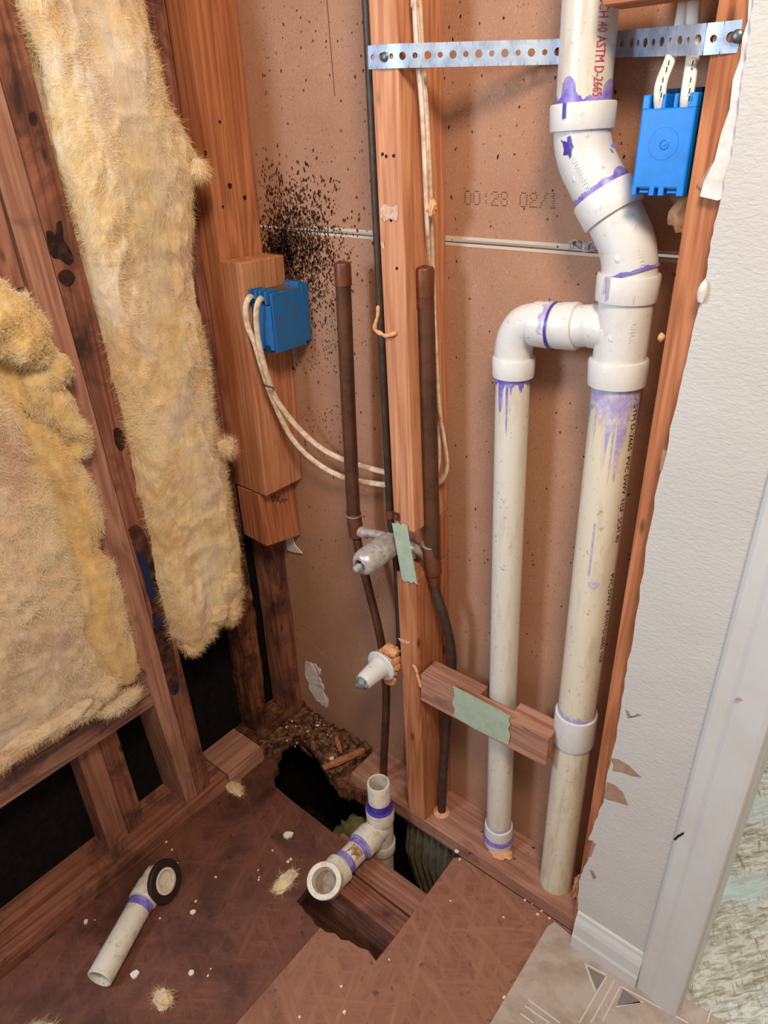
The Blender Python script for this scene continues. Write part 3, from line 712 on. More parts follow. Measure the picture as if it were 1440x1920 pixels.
def vang(p):   # angle (about a near-vertical axis pointing down) that faces the camera
    return p
down = (V_(1157,719) - hub4b)
def facing(o, d, right=0.0):
    """angle in basis(d) pointing to the camera, turned right (screen) by the given radians"""
    dd, u, w = basis(d); c = (CAM - Vector(o)); c = c - dd*c.dot(dd); ang = math.atan2(c.dot(w), c.dot(u))
    # which sign is screen right?
    t = ang + .1; q = u*math.cos(t) + w*math.sin(t); rt = ROT.transposed() @ q; rt0 = ROT.transposed() @ (u*math.cos(ang) + w*math.sin(ang))
    s = 1 if rt.x > rt0.x else -1
    return ang + s*right
sd = stack_base - hub4b
fa = facing(hub4b, sd)
def dr(o, d, lst): return [(facing(o, d, r_), w_, l_) for r_, w_, l_ in lst]
p_ = zrow(stack_base, hub4b, 719)
primer('primer_stain', p_, p_ + sd.normalized()*.17, RS, PURPLE_P, lower, fa-2.4, fa+2.4, dr(hub4b, sd, [(-.15,.05,.62),(-.12,.16,.4),(.35,.09,.75),(.45,.2,.5),(.1,.04,.8),(-.75,.04,.45)]), .18, .2)
primer('primer_stain', p_ + sd.normalized()*.19, p_ + sd.normalized()*.29, RS+.0002, PURPLE_P, lower, facing(hub4b,sd,-.25), facing(hub4b,sd,-.17), (), .9, .1, 8)
primer('primer_stain', p_ + sd.normalized()*.285, p_ + sd.normalized()*.30, RS+.0002, PURPLE_P, lower, facing(hub4b,sd,-.2), facing(hub4b,sd,.3), (), .6, .4, 20)
bd = bb - bt; p_ = zrow(bb, bt, 703); fb = facing(bt, bd)
primer('primer_stain', p_, p_ + bd.normalized()*.09, RB_, PURPLE, branch, fb-2.2, fb+2.2, dr(bt, bd, [(-.75,.16,.55),(-.3,.05,.95)]), .12, .25)
ud = u0 - u1; fu = facing(u1, ud); h1 = V_(1094,193)
primer('primer_stain', h1, h1 + ud.normalized()*.03, RS, PURPLE, upper, fu-2.2, fu+2.2, dr(h1, ud, [(-.62,.3,.85),(1.1,.4,.7)]), .2, .25)
hd = V_(1091,244) - h1
primer('primer_drip', h1, h1 + hd, RH+.0016, PURPLE_D, e1, facing(h1,hd,-.62), facing(h1,hd,-.5), (), .5, .1, 6)
# splash on the first elbow
ec = V_(1093, 275); sp = []
def splash(cx_, cy_, rr, n_, yo):
    P_ = [PY(cx_ + math.cos(2*math.pi*i/n_)*rr[0]*(1 if i % 3 else random.uniform(1.0,1.7)), cy_ + math.sin(2*math.pi*i/n_)*rr[1]*(1 if i % 2 else random.uniform(.9,1.5)), yo) for i in range(n_)]
    c = PY(cx_, cy_, yo)
    Vs = [c] + P_
    out = []
    for p in Vs:       # press on to the elbow tube
        q = Vector((p.x, p.y, p.z)); ax = V_(1092,245).lerp(V_(1101,302), max(0, min(1, (1.33-p.z)/.035)))
        dxy = Vector((q.x-ax.x, 0)); lim = min(.95, abs(q.x-ax.x)/(RS+.0022)); out.append(Vector((q.x, yp - (RS+.0026)*math.sqrt(1-lim*lim), q.z)))
    return out, [(0, i+1, (i+1) % n_ + 1) for i in range(n_)]
for a in ((1062,278,(11,13)),(1073,274,(5,19)),(1046,288,(5,5)),(1140,274,(4,4))):
    # the front of the tube is nearer than its axis plane: shift the aim accordingly
    v, f = splash(a[0], a[1], a[2], 18, yp-.025); mesh('primer_splash', v, f, PURPLE_D, e1)
# primer at the diagonal hub, third hub, branch joint, lower coupling
hd2 = V_(1130,361) - V_(1152,405); h2 = V_(1130,361); f2 = facing(h2, hd2)
primer('primer_stain', h2, h2 + hd2.normalized()*.012, RS+.0022, PURPLE, e2, f2-1.9, f2+1.9, dr(h2, hd2, [(.9,.3,1.0)]), .55, .3)
h3 = V_(1180,512); hd3 = V_(1178,500) - h3; f3 = facing(h3, hd3)
primer('primer_stain', h3, h3 + hd3.normalized()*.007, RS+.0040, PURPLE, tee, f3-2, f3+2, (), .55, .3)
hd3 = V_(1173,562) - h3
for rr, ln in ((-.78,1.7),(-.66,2.2)):
    primer('primer_drip', h3, h3 + hd3*ln*.6, RH+.0017, PURPLE_P, tee, facing(h3,hd3,rr), facing(h3,hd3,rr+.09), (), .62, .1, 5)
tb0, tb1 = V_(1112,586), V_(1098,614)
h5 = V_(1042,611); hd5 = V_(1003,607) - h5
primer('primer_stain', h5 - hd5.normalized()*.001, h5 + hd5.normalized()*.0035, .0306, PURPLE_D, be, 0, 2*math.pi, (), .8, .1)
primer('primer_stain', h5, h5 + hd5.normalized()*.018, .0304, PURPLE_P, be, facing(h5,hd5)-.4, facing(h5,hd5)+1.6, (), .6, .4)
h6 = zrow(stack_base, hub4b, 1334); f6 = facing(h6, -sd)
primer('primer_stain', h6 - Vector((0,0,.001)), h6 - sd.normalized()*.016, RS, PURPLE_P, lower, f6-2, f6+2, (), .75, .2)
h7 = zrow(stack_base, hub4b, 1383)
primer('primer_drip', h7, h7 - sd.normalized()*.012, RS+.0045, PURPLE_D, lower, facing(h7,-sd,.1), facing(h7,-sd,.9), (), .5, .4, 20)
h8 = zrow(bb, bt, 1545); primer('primer_stain', h8, h8 - bd.normalized()*.012, RB_, PURPLE_P, branch, fb-2.4, fb+4, (), .7, .2)
# screw-plug gate marks on fittings
def disc(px, py, yo, parent, r=.0045):
    c = PY(px, py, yo); d = (CAM - c).normalized()
    lathe('moulding_gate', c, d, [(-.003,r),(.0002,r),(.0005,r*.9)], PVCF, 20, parent=parent)
disc(1082,334,-.0795,e1); disc(1161,485,-.0815,e2); disc(1149,634,-.0815,tee); disc(990,628,-.075,be,.004)
# lettering on pipes and fittings
def wrap_text(s, size, o, d, r, ang, mat, name, parent, up_right=True, start=0.0, lift=.0005, label=None, end=False, xs=1.0):
    """letters run along direction d of a cylinder; the tops of the letters point to screen right"""
    v, f = text_vf(s, size); dd, u, w = basis(d); o = Vector(o); a = facing(o, d, ang)
    sg = 1 if facing(o, d, ang+.1) > a else -1
    v = [Vector((p.x*xs, p.y, 0)) for p in v]
    if end: start = -max(p.x for p in v)
    out = []
    for p in v:
        t = a + sg*(p.y if up_right else -p.y)/r
        out.append(o + dd*(start + p.x) + (u*math.cos(t) + w*math.sin(t))*(r+lift))
    return mesh(name, out, f, mat, parent, label=label)
pz = upper
wrap_text('SCH 40 ASTM D-2665', .0158, PY(1094,184,yp), u1-u0, RS, .30, INKR, 'pipe_lettering', upper, end=True, xs=.60, lift=.0011, label='red printed pipe marking SCH 40 ASTM D-2665')
wrap_text('CHARLOTTE', .0085, V_(1172,592), V_(1162,650)-V_(1172,592), RS+.0022, .28, PVCF, 'embossed_lettering', tee, lift=.0006)
wrap_text('CHARLOTTE', .0075, V_(1166,438), V_(1179,490)-V_(1166,438), RS+.0018, .35, PVCF, 'embossed_lettering', e2, lift=.0012)
wrap_text('CHARLOTTE', .0075, V_(1097,292), V_(1120,342)-V_(1097,292), RS+.0018, -.45, PVCF, 'embossed_lettering', e1, lift=.0012)
wrap_text('ASTM D-2665  PVC DWV  NSF  SCH 40', .0125, zrow(stack_base, hub4b, 735), sd, RS, .88, INKB, 'pipe_lettering', lower, start=0.0)
wrap_text('PVC DWV  ASTM D-2665  NSF', .0125, zrow(stack_base, hub4b, 1060), sd, RS, .88, INKB, 'pipe_lettering', lower, start=.0)

# perforated hanger strap: centre stud -> behind the stack -> right stud
yS = -.1
A0 = PY(690,108,yS-.001); A1 = PY(745,105,yS-.001)
B1 = PY(1388,68,yS-.001); B0 = PY(1318,74,yS-.001)
mid0 = PY(1045,97,-.016); mid1 = PY(1172,82,-.016)
path = [A0, A1] + [A1.lerp(mid0, t) for t in (.25,.5,.75)] + [mid0, mid0.lerp(mid1,.5), mid1] + [mid1.lerp(B0, t) for t in (.25,.5,.75)] + [B0, B1]
dense = smooth_path(path, 30); S = [0]
for a, b in zip(dense, dense[1:]): S.append(S[-1] + (b-a).length)
def along(s):
    for i in range(len(S)-1):
        if S[i+1] >= s: t = (s-S[i])/max(1e-9, S[i+1]-S[i]); return dense[i].lerp(dense[i+1], t), (dense[i+1]-dense[i]).normalized()
    return dense[-1], (dense[-1]-dense[-2]).normalized()
HW = .0126; cell = .0152; nC = int(S[-1]/cell); cell = S[-1]/nC; V, Fs = [], []
for c in range(nC):
    s0, s1 = c*cell, (c+1)*cell; sc = (s0+s1)/2; hr = .0043 if c % 2 else .0031; n = 24
    ring = []
    for j in range(n):
        t = 2*math.pi*j/n; cs, sn = math.cos(t), math.sin(t); k = 1/max(abs(cs)/(cell/2), abs(sn)/HW)
        ring.append(((cs*k, sn*k), (cs*hr, sn*hr)))
    n0 = len(V)
    for (a, b), (e, g) in ring:
        for q, h in ((a, b), (e, g)):
            p, t = along(sc + q); V.append(p + Vector((0,0,1))*h)
    for j in range(n): k = (j+1) % n; Fs.append((n0+2*j, n0+2*k, n0+2*k+1, n0+2*j+1))
strap_loc = A0
strap = empty('hanger_strap', strap_loc, 'perforated galvanized steel strap stretched across the top from stud to stud', 'strap')
sb_ = mesh('strap_band', V, Fs, STEEL, strap)
md = sb_.modifiers.new('thickness', 'SOLIDIFY'); md.thickness = .0009
for p in (PY(722,107,yS-.002), PY(1383,68,yS-.002)):
    lathe('screw_head', p, (0,-1,0), [(0,.0055),(.002,.0055),(.0035,.004),(.004,.0015)], SCREW, 20, parent=strap)

# ================================================================== COPPER AND VALVE
yv = -.062
shower = empty('shower_valve_plumbing', PY(740,1010,yv), 'old copper shower plumbing with capped risers and an exposed valve', 'plumbing')
def C_(a, b, y=yv): return PY(a, b, y)
rl = .0125
Ltop = C_(642,500); Lmid = C_(664,985)
hot = tube('riser', [Ltop, Ltop.lerp(Lmid,.5) + Vector((-.001,0,0)), Lmid], rl, COPPER, 28, parent=shower)
lathe('cap', Ltop - Vector((0,0,.028)), (0,0,1), [(0,rl+.001),(.03,rl+.0012),(.034,rl),(.036,rl*.5)], COPPER_C, 28, parent=hot)
Lt = C_(667,993)
lathe('tee', C_(663,962), Lt - C_(663,962) , [(0,rl+.001),(.001,rl+.0016),(.048,rl+.0016),(.05,rl)], COPPER_C, 28, parent=shower)
lathe('solder_ring', C_(663,964), (0,0,-1), [(0,rl+.0008),(0,rl+.0024),(.0018,rl+.0024),(.0018,rl+.0008)], SOLDER, 28, parent=shower)
tube('supply_pipe', smooth_path([C_(669,1010), C_(674,1035), C_(690,1100), C_(712,1190), C_(722,1260), C_(724,1330), Vector((.291,-.063,.03)), Vector((.291,-.063,-.2))], 6), .0085, COPPER, 20, parent=shower)
Rtop = C_(795,508); Rmid = C_(812,1060)
cold = tube('riser', [Rtop, Rtop.lerp(Rmid,.5), Rmid], .0138, COPPER, 28, parent=shower)
lathe('cap', Rtop - Vector((0,0,.035)), (0,0,1), [(0,.015),(.036,.0152),(.04,.0138),(.042,.006)], COPPER_C, 28, parent=cold)
lathe('solder_ring', C_(807,1020), (0,0,-1), [(0,.0138),(0,.0164),(.0016,.0164),(.0016,.0138)], SOLDER, 28, parent=shower)
lathe('tee', C_(808,1022), C_(814,1090)-C_(808,1022), [(0,.0150),(.001,.0156),(.056,.0152),(.06,.012),(.078,.0112),(.082,.0095)], COPPER_C, 28, parent=shower)
tube('supply_pipe', smooth_path([C_(814,1080), C_(818,1110), C_(832,1155), C_(845,1210,-.05), C_(847,1260,-.044), C_(838,1350,-.044), C_(833,1420,-.050), Vector((.451,-.060,.03)), Vector((.451,-.060,-.2))], 6), .0088, COPPER_D, 20, parent=shower)
Stop = PY(686,-60,-.075); Sb = PY(733,985,-.075)
riser = tube('shower_riser', [Stop + (Stop-Sb)*.55, Stop, Stop.lerp(Sb,.5), Sb, Vector((.343,-.066,.70))], .0072, COPPER_D, 18, parent=shower)
tube('tub_spout_pipe', [Vector((.345,-.064,.68)), Vector((.354,-.07,.55)), Vector((.356,-.072,.437))], .0072, COPPER_D, 18, parent=shower)
vc = Vector((.346, yv, .692))
tube('valve_arm', [Lt + Vector((.008,0,0)), vc], .0085, BRASS, 20, parent=shower)
tube('valve_arm', [vc, C_(810,1046)], .0088, BRASS, 20, parent=shower)
lathe('arm_collar', Lt + Vector((.012,0,0)), (1,0,0), [(0,.0075),(0,.0108),(.016,.0108),(.016,.0075)], BRASS, 20, parent=shower)
vb = lathe('valve_body', vc + Vector((0,.012,0)), (0,-1,0), [(0,.012),(.003,.017),(.03,.019),(.036,.016)], BRASS, 28, parent=shower)
lathe('riser_nut', vc + Vector((0,0,.014)), (0,0,1), [(0,.011),(.012,.011),(.014,.0095),(.018,.0095)], BRASS, 6, parent=vb, smooth=False)
ca = Vector((-.02,-1,-.06))
cart = lathe('cartridge_sleeve', vc + Vector((0,-.026,-.002)), ca, [(0,.018),(.0005,.0235),(.036,.0235),(.0362,.0222),(.0395,.0222),(.0397,.0238),(.058,.0236),(.066,.0222),(.072,.0190),(.0745,.0158),(.0748,.0115),(.066,.0112),(.058,.0110)], BRASS, 40, parent=shower)
lathe('cartridge_bore', vc + Vector((0,-.026,-.002)) + ca.normalized()*.062, ca, [(0,.0099),(.001,.0099)], plain('dark_bore', (22,20,18), .8), 20, parent=cart)
lathe('stem', vc + Vector((0,-.088,-.005)), ca, [(0,.0032),(.014,.0032),(.0145,.0062),(.026,.0058),(.027,.004)], BRASS, 10, parent=cart)
# pipe straps
def strapclip(name, c, r, label, side):
    t = empty(name, c, label, 'clamp'); 
    pts_ = [c + Vector((math.cos(a)*(r+.0012), math.sin(a)*(r+.0012), 0)) for a in [math.pi*(1.0+.1*i) for i in range(11)]]
    V, Fs = [], []
    for i, p in enumerate(pts_ + [c + Vector((side*(r+.004), -.002, 0)), c + Vector((side*(r+.016), -.002, 0))] if side > 0 else [c + Vector((side*(r+.016), -.002, 0)), c + Vector((side*(r+.004), -.002, 0))] + pts_):
        V += [p + Vector((0,0,-.0075)), p + Vector((0,0,.0075))]
        if i: n0 = 2*i; Fs.append((n0-2,n0,n0+1,n0-1))
    b = mesh('band', V, Fs, COPPER_C, t); m_ = b.modifiers.new('t','SOLIDIFY'); m_.thickness = .001
    lathe('screw', c + Vector((side*(r+.010), -.003, 0)), (0,-1,0), [(0,.003),(.001,.003),(.0018,.0015)], SCREW, 14, parent=t)
strapclip('pipe_clamp', C_(796,566), .0138, 'copper clamp band near the top of the right riser', -1)
strapclip('pipe_clamp', PY(731,963,-.1), .006, 'small copper clamp on the stud just above the valve', 1)
# spout adapter + foam
sp0 = Vector((.348,-.105,.438)); sdv = Vector((-.02,-1,-.06))
spout = lathe('spout_adapter', sp0, sdv, [(0,.017),(.012,.017),(.013,.031),(.016,.0325),(.0185,.031),(.020,.0205),(.045,.0185),(.066,.0165),(.070,.0145)], PVCF, 36, label='white plastic tub spout adapter with a flange sticking out left of the stud', cat='adapter')
lump('threaded_end', sp0 + sdv.normalized()*.072, (.013,.009,.012), plain('corroded_thread', (96,104,94), .6, .3, .3, (170,170,160), 120, .3), .45, 2.4, 61, 3, parent=spout)
foam = empty('expanding_foam', Vector((.36,-.098,.43)), 'lumpy orange expanding foam behind the white spout adapter', 'foam')
random.seed(5)
for i, (a, b) in enumerate(((706,1230),(718,1226),(728,1218),(738,1222),(740,1236),(730,1246),(722,1256),(738,1258),(733,1274),(742,1248))):
    lump('foam_blob', PY(a, b, -.098), random.uniform(.008,.012), FOAM, .35, 2.5, i+70, 3, parent=foam)

# ================================================================== ELECTRICAL
def bluebox_right():
    c = PY(1247, 275, -.085); t = empty('electrical_box', Vector((.732,-.085,1.262)), 'bright blue plastic electrical box on the right stud below the strap', 'electrical box')
    x0, x1, z0, z1 = .7105, .7645, 1.268, 1.359; y0, y1 = -.1015, -.003
    v = [(x0,y0,z0),(x1,y0,z0),(x1,y0,z1-.012),(x0,y0,z1-.012)]
    box('box_body', (x0,x1,y0,y1,z0+.006,z1-.012), BLUE, .002, parent=t)
    # ears at the top, one at each side of the cable slots, and the tabs below
    for a, b in ((x0,x0+.0075),(x0+.0195,x0+.0235),(x0+.031,x0+.035),(x1-.0085,x1)): box('slot_wall', (a,b,y0,y1,z1-.013,z1), BLUE, .0012, parent=t)
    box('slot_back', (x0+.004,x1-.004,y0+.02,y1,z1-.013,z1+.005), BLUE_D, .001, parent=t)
    for a, b in ((x0,x0+.005),(x0+.0185,x0+.024),(x0+.028,x0+.034),(x1-.007,x1)): box('bottom_tab', (a,b,y0,y1,z0-.001,z0+.0085), BLUE, .0008, parent=t)
    for a in (x0+.005, x0+.034): 
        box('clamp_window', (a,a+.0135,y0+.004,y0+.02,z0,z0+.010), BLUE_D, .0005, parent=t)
        for k in range(2): box('clamp_rib', (a+.003,a+.0125,y0+.002,y0+.006,z0+.0015+k*.004,z0+.0035+k*.004), BLUE, .0003, parent=t)
    lathe('centre_boss', ((x0+x1)/2+.001,y0,(z0+z1)/2+.001), (0,-1,0), [(-.003,.0048),(.0004,.0048),(.0008,.0040),(-.001,.0028),(-.001,.0016),(.0009,.0014),(.001,.0004)], BLUE, 28, parent=t)
    lathe('moulded_ring', ((x0+x1)/2,y0,(z0+z1)/2+.002), (0,-1,0), [(-.002,.0150),(.00025,.0150),(.0003,.0147),(-.001,.0146)], BLUE, 40, parent=t)
    return x0, x1, y0, z1
bx = bluebox_right()
def cable(name, ctrl, label, group=None, r=.0055, flat=.55, mat=CABLE, printed=None):
    return tube(name, smooth_path(ctrl, 8), r, mat, 14, flat, label=label, cat='cable', group=group)
k1 = cable('cable', [PY(1238,205,-.094), PY(1237,180,-.098), PY(1241,152,-.094), PY(1254,118,-.075), PY(1270,70,-.045), PY(1283,0,-.035), PY(1283,0,-.035) + Vector((0,0,.12)), PY(1283,0,-.035) + Vector((0,0,.4))], 'bent left one of two white cables entering the right blue box', r=.0062, mat=CABLE_W, flat=.6)
k2 = cable('cable', [PY(1286,205,-.094), PY(1288,180,-.098), PY(1294,140,-.092), PY(1300,90,-.06), PY(1302,0,-.042), PY(1302,0,-.042) + Vector((0,0,.12)), PY(1302,0,-.042) + Vector((0,0,.4))], 'straighter right one of two white cables entering the right blue box', r=.0066, mat=CABLE_W, flat=.6)
# small black print on the two cables
for k, pp in ((k1, [(1240,178),(1239,166),(1243,150),(1250,130),(1254,118)]), (k2, [(1292,185),(1293,170),(1295,150),(1297,132),(1299,118)])):
    for a, b in pp:
        c = PY(a, b, -.1045 if b > 140 else -.094); box('printed_mark', (c.x-.0005,c.x+.0005,c.y-.0003,c.y+.0003,c.z-.0022,c.z+.0022), INKB, 0, parent=k)
def bluebox_left():
    t = empty('electrical_box', Vector((.08,-.05,1.0)), 'dusty blue plastic electrical box on the left block below the mould', 'electrical box')
    x0, x1 = .0555, .107; y0, y1 = -.093, -.003; z0, z1 = 1.003, 1.100
    box('box_body', (x0+.004,x1,y0+.008,y1,z0,z1), BLUE_L, .002, parent=t)
    box('side_plate', (x1-.0005,x1+.0022,y0+.004,y1-.012,z0-.004,z1+.001), BLUE_L, .0012, parent=t)
    box('face_flange', (x0+.008,x1+.0035,y1-.016,y1,z0+.003,z1+.006), BLUE_L, .001, parent=t)
    for k, a in enumerate((x0, x0+.0145, x0+.026, x1-.012)): box('slot_wall', (a,a+.005,y0,y0+.03,z1-.018,z1+.004), BLUE_L, .001, parent=t)
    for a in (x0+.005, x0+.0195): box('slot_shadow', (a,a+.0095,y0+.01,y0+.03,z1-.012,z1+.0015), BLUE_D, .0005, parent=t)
    box('lower_back', (x0+.002,x1-.002,y0+.002,y0+.012,z0,z1-.02), BLUE_L, .001, parent=t)
    for a in (x0+.006, x0+.028): box('bottom_tab', (a,a+.012,y0,y0+.012,z0-.004,z0+.008), BLUE_D, .0008, parent=t)
    box('top_tab', (x0+.03,x1+.002,y1-.022,y1-.012,z1,z1+.010), BLUE_L, .001, parent=t)
    box('dust_layer', (x0+.006,x1-.004,y0+.03,y1-.016,z1-.0005,z1+.0008), plain('dust', (120,92,72), .95, .05, 0, (70,52,42), 60, .3), 0, parent=t)
bluebox_left()
sw = lambda L_, dy: [PY(a, b, y) for a, b, y in L_]
cable('cable', [PY(483,562,-.07), PY(470,556,-.094), PY(461,575,-.105), PY(464,610,-.105), PY(478,645,-.103), PY(491,690,-.10), PY(510,745,-.085), PY(545,818,-.06), PY(590,865,-.045), PY(645,895,-.036), PY(722,909,-.030), PY(770,910,-.030), PY(815,908,-.032), PY(833,893,-.034), PY(838,868,-.034), PY(832,820,-.034), PY(823,760,-.034), PY(817,650,-.033), PY(813,560,-.033), PY(809,450,-.044), PY(806,350,-.058), PY(800,220,-.06), PY(792,110,-.066), PY(786,0,-.07), PY(784,-60,-.07), PY(784,-60,-.07) + Vector((0,0,.4))],
      'lower outer white cable looping from the left blue box to the right loop', 'two looping white cables', r=.0052)
cable('cable', [PY(500,566,-.07), PY(489,560,-.096), PY(481,580,-.107), PY(482,620,-.106), PY(489,660,-.103), PY(503,710,-.095), PY(520,752,-.08), PY(560,803,-.055), PY(605,842,-.04), PY(655,866,-.032), PY(722,885,-.028), PY(775,890,-.03), PY(812,890,-.03), PY(822,872,-.028), PY(823,830,-.026), PY(818,760,-.022), PY(812,640,-.020), PY(806,540,-.026), PY(801,430,-.060), PY(797,320,-.072), PY(791,200,-.076), PY(782,100,-.081), PY(777,0,-.083), PY(775,-60,-.083), PY(775,-60,-.083) + Vector((0,0,.4))],
      'upper inner white cable from the left blue box to the stud top', 'two looping white cables', r=.0052)
c = PY(503,724,-.103); tube('cable_staple', [PY(495,722,-.09), PY(497,723,-.104), PY(511,727,-.098), PY(513,728,-.085)], .0015, plain('staple', (72,48,36), .6), 8, label='dark staple holding the two cables below the left box', cat='staple')

# ================================================================== TAPE, FOAM BITS, NAILS
def tape(name, pix, y, label):
    return prism(name, [PY(a, b, y) for a, b in pix], 'y', y-.0006, y, TAPE, label=label, cat='tape')
tape('masking_tape', [(735,980),(741,982),(745,979),(751,984),(757,981),(764,985),(766,1000),(772,1035),(778,1068),(783,1096),(776,1091),(771,1093),(766,1089),(760,1091),(754,1086),(751,1070),(745,1035)], -.1022, 'green tape strip bridging the stud cut beside the valve')
tape('masking_tape', [(850,1286),(870,1296),(905,1315),(935,1330),(957,1343),(954,1350),(957,1358),(953,1366),(957,1378),(953,1396),(930,1386),(890,1366),(850,1342),(853,1330),(848,1318),(852,1306)], -.1045, 'green tape patch on the notched wood block')
def foam_drip(name, pix, y, r, label):
    P = [PY(a, b, y) for a, b in pix]; P = smooth_path(P, 6); rr = [r*(1+.45*noise.noise(p*180)) for p in P]; rr[0] *= .4; rr[-1] *= .3
    return tube(name, P, rr, FOAM, 10, label=label, cat='foam')
foam_drip('foam_drip', [(709,573),(708,592),(703,612),(705,620),(715,626),(726,630),(743,624)], -.103, .003, 'stringy foam drip on the left edge of the centre stud')
foam_drip('foam_drip', [(774,1246),(780,1254),(784,1270),(790,1290)], -.105, .003, 'thin orange foam streak on the notched block')
lump('foam_lump', PY(808,390,-.062), (.008,.007,.012), FOAM, .5, 2.5, 81, 3, label='small orange foam lump stuck on the cables', cat='foam')
lump('foam_lump', Vector((.752,-.03,1.245)), (.018,.016,.022), FOAM, .5, 2.2, 82, 3, label='foam lump behind the right blue box bottom', cat='foam')
lump('foam_lump', Vector((.763,-.055,.068)), (.009,.016,.03), FOAM, .4, 2.2, 83, 3, label='foam lump beside the base of the vent stack', cat='foam')
lump('foam_lump', PY(1240,632,-.1), (.004,.004,.005), FOAM, .3, 2, 84, 2, label='tiny foam bead on the right stud', cat='foam')
lathe('foam_ring', Vector((.451,-.060,.037)), (0,0,1), [(0,.017),(.003,.018),(.006,.014),(.007,.009)], FOAM, 24, label='foam ring round the right copper pipe at the plate', cat='foam')
lump('foam_ring', Vector((.600,-.062,.041)), (.024,.02,.008), FOAM, .4, 2, 85, 3, label='foam bead at the foot of the small white pipe', cat='foam')
random.seed(21)
HOLE = plain('nail_hole', (40,24,16), .8, .1)
stud_objs = {}
for i, (a, b, y) in enumerate(((717,289,-.1005),(724,293,-.1005),(738,292,-.1005),(733,413,-.1005),(744,503,-.1005),(1263,515,-.1005))):
    c = PY(a, b, y); lathe('nail_hole', c, (0,-1,0), [(0,.0022),(.0004,.0020)], HOLE, 12, parent=ST_R if a > 1000 else ST_UP)
for a, b, r in ((431,348,.004),(459,370,.0035),(385,286,.003),(398,335,.002),(418,387,.002),(412,228,.0022)):
    c = PX(a, b, .003); lathe('nail_hole', c, (1,0,0), [(0,r),(.0006,r*.9)], HOLE, 12, parent=ST_C)
# pale paint scrapes on the centre stud
def scrape(pix, lb, par=None): prism('paint_scrape', [PY(a, b, -.1008) for a, b in pix], 'y', -.1011, -.1006, plain('pale_scrape', (214,180,158), .9, .1, 0, (190,140,112), 160, .2), parent=ST_LO if pix[0][1] > 900 else ST_UP)
scrape([(712,386),(722,383),(734,388),(746,384),(747,400),(744,414),(730,410),(722,416),(714,408)], 'pale plaster scrape on the upper centre stud')
scrape([(746,1196),(760,1200),(769,1204),(766,1208),(750,1202)], 'thin white scrape line on the lower centre stud')
scrape([(714,455),(720,452),(721,468),(715,462)], 'small pale scrape below the plaster patch on the stud')
# blue paint and black stains on the dark stud (x = -.0095 face)
def smear(name, pix, mat, lb, cat_): prism(name, smooth_path([PX(a, b, -.0097) for a, b in pix + pix[:1]], 4)[:-1], 'x', -.0102, -.0097 if name == 'char_stain' else -.0094, mat, parent=ST_DK, label=lb)
BP = plain('blue_paint', (20,40,84), .5, .3, 0, (30,36,56), 80, .3)
smear('paint_smear', [(256,1038),(266,1036),(274,1050),(281,1075),(288,1100),(290,1118),(282,1130),(278,1110),(270,1085),(262,1060)], BP, 'long blue paint smear on the dark stained stud', 'paint smear')
smear('paint_smear', [(288,1160),(302,1156),(305,1170),(298,1176),(290,1172)], BP, 'small blue paint dab below the long smear', 'paint smear')
smear('paint_smear', [(322,1288),(332,1282),(335,1294),(327,1300)], BP, 'lowest blue paint dab on the dark stained stud', 'paint smear')
BS = plain('burnt_stain', (44,30,28), .8, .1, 0, (84,54,44), 90, .35)
smear('knot_stain', [(86,434),(96,432),(104,440),(106,420),(114,414),(118,430),(120,450),(130,466),(138,482),(136,494),(126,496),(112,486),(98,482),(90,460)], BS, 'large black stain on the dark stud', 'stain')
smear('knot_stain', [(110,512),(120,505),(132,508),(140,518),(138,530),(128,538),(116,532),(109,522)], BS, 'round black knot stain below the large stain', 'stain')
smear('knot_stain', [(54,212),(64,210),(70,222),(66,236),(56,232)], BS, 'small black knot high on the dark stud', 'stain')
smear('knot_stain', [(212,806),(222,802),(232,816),(234,836),(226,846),(216,832)], BS, 'oval dark stain midway down the dark stud', 'stain')
smear('char_stain', [(240,992),(258,984),(276,1012),(294,1080),(312,1150),(326,1220),(336,1290),(322,1302),(308,1262),(300,1225),(288,1180),(284,1140),(270,1090),(256,1044)], plain('char', (46,32,30), .8, .1, 0, (108,66,50), 45, .25), 'long charred stain low on the dark stud', 'stain')
# handwritten scrawl on the sawn stud end
P = smooth_path([PX(a, b, .0265) for a, b in ((510,930),(511,941),(517,928),(518,940),(524,930),(520,935),(527,941),(529,934),(532,941),(535,935),(540,938))], 4)
tube('pencil_scrawl', P, .0006, INKB, 5, parent=ST_E)

# ================================================================== DRAIN IN THE HOLE
pa = Vector((.358, -.152, -.26)); pt = Vector((.352, -.150, .142))
drain = empty('drain_assembly', pa, 'white PVC tub drain tee with open pipe and trap adapter in the floor hole', 'pipe')
td = (pt-pa).normalized()
def at_z(z): return pa.lerp(pt, (z-pa.z)/(pt.z-pa.z))
RD = .0241
lathe('stub_pipe', at_z(.045), td, [(0,RD),(.097,RD),(.0985,RD-.0008),(.0985,RD-.0042),(.09,RD-.0044),(.03,RD-.0044),(.029,0.001)], PVCS, 40, parent=drain)
tube('lower_pipe', [pa, at_z(0)], RD, PVCD, 32, parent=drain)
tt = tube('tee_body', [at_z(-.05), at_z(.0), at_z(.055)], RD+.003, PVCS, 36, parent=drain)
hub('tee_hub', at_z(.072), at_z(.034), RD+.0056, tt, PVCS); hub('tee_hub', at_z(-.035), at_z(-.062), RD+.0052, tt, PVCS)
tc = at_z(.012); ad = Vector((.01,-1,.06)).normalized()
tube('tee_arm', [tc, tc + ad*.05], RD+.003, PVCS, 32, parent=tt)
hub('tee_hub', tc + ad*.032, tc + ad*.068, RD+.0056, tt, PVCS)
arm = tube('arm_pipe', [tc + ad*.05, tc + ad*.15], RD, PVCS, 32, parent=drain)
